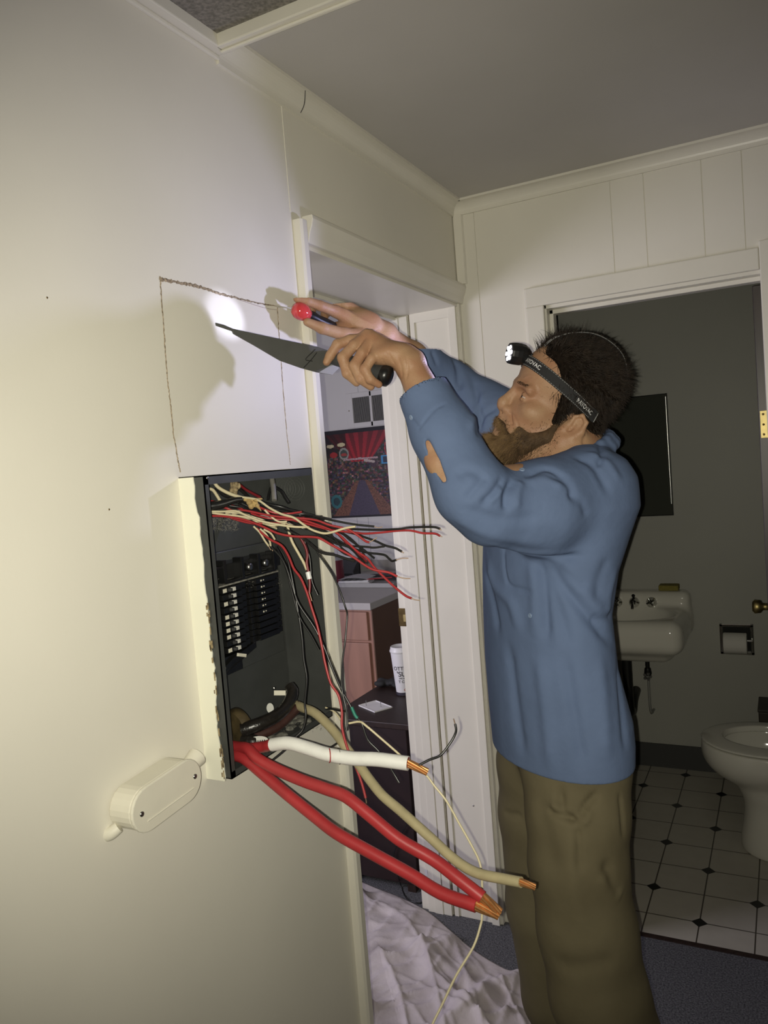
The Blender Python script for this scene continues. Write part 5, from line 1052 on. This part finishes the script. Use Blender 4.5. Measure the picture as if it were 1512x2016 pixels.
for i in range(12): dd.ell(c0 + (random.uniform(-.05, .05), random.uniform(-.02, .02), .015 + random.uniform(0, .006)), (random.uniform(.014, .024), random.uniform(.012, .02), random.uniform(.010, .016)), None, .006)
tag(ob('work_glove', dd.mesh('work_glove'), mat('glove_grey', (.022, .022, .022), .8, bump=.5, bscale=80)), 'crumpled dark glove on the table beside the paper cup', 'glove')
# dark cord hanging by the table and lying on the carpet
tag(MB().tube([onz(793, 1605, .0) * 0 + ony(x, y, 2.415) for x, y in ((801, 1622), (786, 1650), (775, 1681), (776, 1700), (784, 1728))] + [onz(x, y, .003) for x, y in ((790, 1745), (800, 1768), (822, 1778), (836, 1774))], .0022, 8).build('power_cord', WM['black']), 'thin black cord curving down the front of the dark table to the carpet', 'cord')

# ------------------------------------------------------------------ canvas drop cloth
def cloth_h(x, y):
    h = .004 + .010 * (1 + math.sin(9 * x + 13 * y + 2.2 * math.sin(7 * y))) * .5 + .006 * (1 + math.sin(23 * x - 11 * y + 1.7 * math.sin(17 * x))) * .5 + .003 * math.sin(41 * x + 37 * y) + .0025 * math.sin(63 * y - 35 * x)
    h += .030 * math.exp(-((x - .02 - .35 * (y - 1.85)) / .035) ** 2) * math.exp(-((y - 1.9) / .22) ** 2) + .022 * math.exp(-((y - 1.66 - .25 * x) / .03) ** 2) * math.exp(-((x - .05) / .25) ** 2) + .02 * math.exp(-((y - 2.02 + .5 * x) / .03) ** 2) * math.exp(-((x + .1) / .2) ** 2)
    h += .020 * (1 - abs(math.sin(8 * (x + .6 * y + .08 * math.sin(13 * y))))) ** 4 + .016 * (1 - abs(math.sin(11 * (y - .35 * x + .06 * math.sin(17 * x)) + 1))) ** 5 + .010 * (1 - abs(math.sin(17 * (y + .9 * x) + 2 * math.sin(6 * x)))) ** 5
    h += .007 * (1 - abs(math.sin(29 * (x - .5 * y) + 2.5 * math.sin(9 * y + 5 * x)))) ** 3 + .006 * (1 - abs(math.sin(37 * (y + .3 * x) + 2.2 * math.sin(11 * x)))) ** 3
    return max(h, .003)
ctr = [onz(x, y, .012) for x, y in ((703, 1728), (740, 1744), (800, 1768), (840, 1790), (868, 1812), (905, 1845), (950, 1878), (1000, 1905), (1024, 1905), (1040, 1950), (1062, 2010), (1120, 2200))]
ctr = spline([np.array((p[0], p[1], 0)) for p in ctr], 5); inner = np.array((.024, 1.62, 0)); nr = 110; vs = []; fs = []
cpts = spline([np.array((-.283, 1.472, 0)), np.array((-.50, 1.60, 0)), np.array((-.66, 1.95, 0)), np.array((-.68, 2.28, 0))], 6) + spline(ctr[::5], 9) + [np.array((.9, 1.25, 0)) * .5 + ctr[-1] * .5] + [np.array((.62, 1.10, 0)), np.array((.55, 1.0, 0)), np.array((.40, .92, 0)), np.array((.25, .95, 0)), np.array((.12, .98, 0)), np.array((.034, 1.05, 0))]; m = len(cpts)
for p in cpts:
    for k in range(nr + 1): w2 = inner + (p - inner) * (k / nr); vs.append((w2[0], w2[1], max(.0035, cloth_h(w2[0], w2[1]) * min(1, .12 + (nr - k) / 16))))
for i in range(m - 1):
    for k in range(nr): fs.append((i * (nr + 1) + k, i * (nr + 1) + k + 1, (i + 1) * (nr + 1) + k + 1, (i + 1) * (nr + 1) + k))
MBc = MB().add(vs, fs, True); dc = MBc.build('drop_cloth', mat('canvas_cloth', (.60, .545, .54), .9, color2=(.44, .39, .39), nscale=9, bump=.5, bscale=70))
tag(dc, 'crumpled off white canvas drop cloth on the floor through the doorway', 'drop cloth'); sl_ = dc.modifiers.new('thick', 'SOLIDIFY'); sl_.thickness = .0015; sl_.offset = 1

# ================================================================== bathroom
mr = thing('wall_mirror', 'frameless mirror with chipped silver edge on the dark bathroom wall', 'mirror', loc=(.2, YW, 1.2))
mz0, mz1, mx1 = 1.217, 1.772, .428
MB().box(-.04, mx1, YW - .010, YW - .002, mz0, mz1).build('mirror_glass', mat('mirror_glass', (.085, .09, .075), .08, .35), mr)
fr = MB().box(-.045, mx1 + .004, YW - .012, YW - .001, mz0 - .005, mz0).box(-.045, mx1 + .004, YW - .012, YW - .001, mz1, mz1 + .005).box(mx1, mx1 + .004, YW - .012, YW - .001, mz0, mz1).build('mirror_edge', mat('mirror_rim', (.03, .03, .028), .2, .6), mr)
MB().tube([(mx1 - .003, YW - .013, mz0 + .05), (mx1 - .003, YW - .013, mz1 - .01)], .0045, 10, sub=1).build('edge_strip', mat('worn_chrome', (.7, .7, .68), .28, 1.0), mr)
# wall hung sink
sk = thing('wall_sink', 'white wall hung bathroom sink half hidden behind the man', 'sink', loc=(.2, YW - .2, .6))
ax3 = np.eye(3); B = SDF((-.12, YW - .56, .52), (.60, YW + .02, .95), .006); sx1 = .492; scx = (sx1 - .06) / 2; hw = (sx1 + .06) / 2
B.rbox((scx, YW - .225, .725), (hw, .225, .075), ax3, .055, .01); B.rbox((scx, YW - .058, .775), (hw, .056, .095), ax3, .035, .03)
B.rbox((scx, YW - .21, .655), (hw - .05, .18, .05), ax3, .05, .04)
B.ell((scx, YW - .255, .82), (hw - .045, .145, .155), None, .015, 'sub'); B.rbox((scx, YW + .5, .7), (1, .5, 1), ax3, .01, .002, 'sub')
sm_ = B.mesh('basin'); smooth_mesh(sm_, 2, .5); bas = ob('basin', sm_, M['porc'], sk)
for px in (1215, 1249, 1283):
    c0 = ony(px, 1186, YW - .118); fx = MB().lathe(c0, [(.024, 0), (.024, .006), (.013, .012), (.011, .03)], (0, -1, .25), 18)
    fc_ = fx.build('faucet_escutcheon', M['chrome'], sk); e = c0 + nrm((0, -1, .25)) * .035; b = MB()
    if px == 1249: b.tube([e, e + (0, -.02, -.012), e + (0, -.03, -.028)], .007, 10); b.lathe(e, [(.014, -.004), (.014, .006), (0, .009)], (0, -1, .2), 14)
    else:
        for k in range(4): q_ = k * math.pi / 2 + .5; b.tube([e, e + (.020 * math.cos(q_), 0, .020 * math.sin(q_))], [.006, .0045], 8, sub=1)
        b.lathe(e, [(.010, -.004), (.010, .006), (0, .008)], (0, -1, .2), 14)
    b.build('spout' if px == 1249 else 'tap_handle', M['chrome'], fc_)
MB().lathe(ony(1247, 1173, YW - .112), [(.008, 0), (.008, .004), (0, .006)], (0, -1, .25), 12).build('overflow_knob', M['black'], sk)
darkm = mat('dark_pipe', (.03, .03, .028), .35, .6)
pc = np.array((.215, YW - .20, 0)); b = MB().lathe(pc + (0, 0, .585), [(.030, 0), (.030, .03)], (0, 0, 1), 16).tube([pc + (0, 0, .59), pc + (0, 0, .46), pc + (0, 0, .40)], .022, 14, sub=1).tube([pc + (0, 0, .41), pc + (.0, .01, .34), pc + (0, .06, .31), pc + (0, .11, .35), pc + (0, .195, .37)], .022, 14)
b.build('drain_trap', darkm, sk)
vp = np.array((.288, YW - .09, 0)); vv = MB().tube([vp + (0, 0, .60), vp + (0, 0, .50)], .010, 10, sub=1).lathe(vp + (0, 0, .47), [(.014, 0), (.018, .01), (.014, .035)], (0, 0, 1), 12).build('stop_valve', darkm, sk)
b = MB()
for k in range(5): q_ = k * 2 * math.pi / 5; b.ell = None; b.lathe(vp + (.013 * math.cos(q_), -.02, .47 + .013 * math.sin(q_)), [(.007, -.005), (.008, 0), (.007, .005)], (0, -1, 0), 10)
b.build('valve_handle', M['steel'], vv); MB().tube([vp + (0, 0, .47), vp + (.002, 0, .30), vp + (.004, .085, .28)], .006, 10).build('supply_tube', mat('grey_tube', (.25, .25, .23), .4), vv)
q6 = ony(1318, 1157, YW - .05); b = MB().obox((q6[0], YW - .06, .884), [(1, 0, 0), (0, 1, 0), (0, 0, 1)], (.043, .032, .0125))
tag(b.build('sponge', mat('yellow_sponge', (.26, .22, .05), .95, noise=.3, nscale=120, bump=.6, bscale=140), bevel=.004), 'yellow sponge lying on the back ledge of the sink', 'sponge')
# recessed paper holder and its roll
ta, tb_ = ony(1416, 1227, YW), ony(1486, 1289, YW); hx0, hx1, hz1, hz0 = ta[0], tb_[0], ta[2], tb_[2]
ph = thing('paper_holder', 'recessed chrome toilet paper holder in the bathroom wall', 'paper holder', loc=((hx0 + hx1) / 2, YW, hz0))
b = MB(); e_ = .014; b.box(hx0, hx1, YW - .012, YW, hz0, hz0 + e_).box(hx0, hx1, YW - .012, YW, hz1 - e_, hz1).box(hx0, hx0 + e_, YW - .012, YW, hz0, hz1).box(hx1 - e_, hx1, YW - .012, YW, hz0, hz1)
b.build('holder_frame', M['chrome'], ph, bevel=.003); MB().box(hx0 + e_, hx1 - e_, YW - .0012, YW - .0004, hz0 + e_, hz1 - e_).build('holder_recess', mat('recess_dark', (.02, .02, .018), .3, .5), ph)
hxm = hx1 - .038; MB().tube([(hx0 + e_, YW - .03, (hz0 + hz1) / 2), (hx1 - e_ * .3, YW - .03, (hz0 + hz1) / 2)], .005, 10, sub=1).build('roller', M['chrome'], ph)
tag(MB().lathe((hx0 + e_ + .004, YW - .050, (hz0 + hz1) / 2 - .008), [(.012, 0), (.046, 0), (.047, .004), (.047, .092), (.046, .096), (.012, .096)], (1, 0, 0), 32).build('toilet_roll', mat('tissue', (.62, .60, .55), .95, bump=.2, bscale=200)), 'white toilet roll in the recessed chrome holder', 'toilet roll')
# toilet, bowl pointing left
tl = thing('toilet', 'cream porcelain toilet at the right edge of the bathroom, bowl facing left', 'toilet', loc=(.9, 3.18, 0))
tcx, tcy = .80, 3.16; B = SDF((.50, 2.90, -.01), (1.39, 3.45, .46), .006)
B.ell((tcx, tcy, .375), (.236, .188, .145), None, .02); B.ell((tcx + .05, tcy, .25), (.15, .13, .10), None, .05); B.rbox((tcx + .14, tcy, .385), (.18, .12, .02), ax3, .015, .04)
B.cone((tcx + .03, tcy, .20), (tcx + .02, tcy, .02), .115, .128, .05); B.cone((tcx + .03, tcy, .02), (tcx + .20, tcy, .02), .125, .11, .03)
B.ell((tcx, tcy, .40), (.175, .125, .13), None, .01, 'sub'); B.rbox((tcx, tcy, .50), (1, 1, .095), ax3, .01, .004, 'sub'); B.rbox((tcx, tcy, -.05), (1, 1, .05), ax3, .004, .002, 'sub')
tm_ = B.mesh('bowl'); smooth_mesh(tm_, 2, .5); ob('bowl', tm_, M['porc'], tl)
T = SDF((.50, 2.90, .38), (1.2, 3.45, .46), .005); T.ell((tcx, tcy, .414), (.236, .189, .016), None, .004); T.ell((tcx + .01, tcy, .42), (.165, .118, .06), None, .006, 'sub'); T.rbox((tcx + .36, tcy, .42), (.16, .3, .1), ax3, .01, .004, 'sub')
st_ = T.mesh('seat'); smooth_mesh(st_, 2, .5); ob('seat', st_, M['porc'], tl)
MB().prism([(tcx + .19 * math.cos(q_), tcy + .13 * math.sin(q_), .335) for q_ in np.linspace(0, 2 * math.pi, 28)[:-1]], (0, 0, .002)).build('water', mat('water', (.05, .06, .05), .02), tl)
MB().box(1.14, 1.38, tcy - .24, tcy + .24, .40, .76).build('tank', M['porc'], tl, bevel=.02); MB().box(1.13, 1.39, tcy - .25, tcy + .25, .76, .79).build('tank_lid', M['porc'], tl, bevel=.008)
q7 = ony(1494, 1391, YW - .12); bn = thing('waste_bin', 'small dark brown bin against the bathroom wall behind the toilet', 'bin', loc=(q7[0] + .09, YW - .11, 0)); bt = q7[2]
MB().box(q7[0], q7[0] + .18, YW - .20, YW - .015, 0, bt).build('bin_body', mat('dark_bin', (.035, .028, .018), .6), bn, bevel=.004); MB().box(q7[0] - .003, q7[0] + .183, YW - .203, YW - .013, bt, bt + .012).build('bin_rim', mat('bin_rim', (.03, .024, .016), .5), bn, bevel=.002)
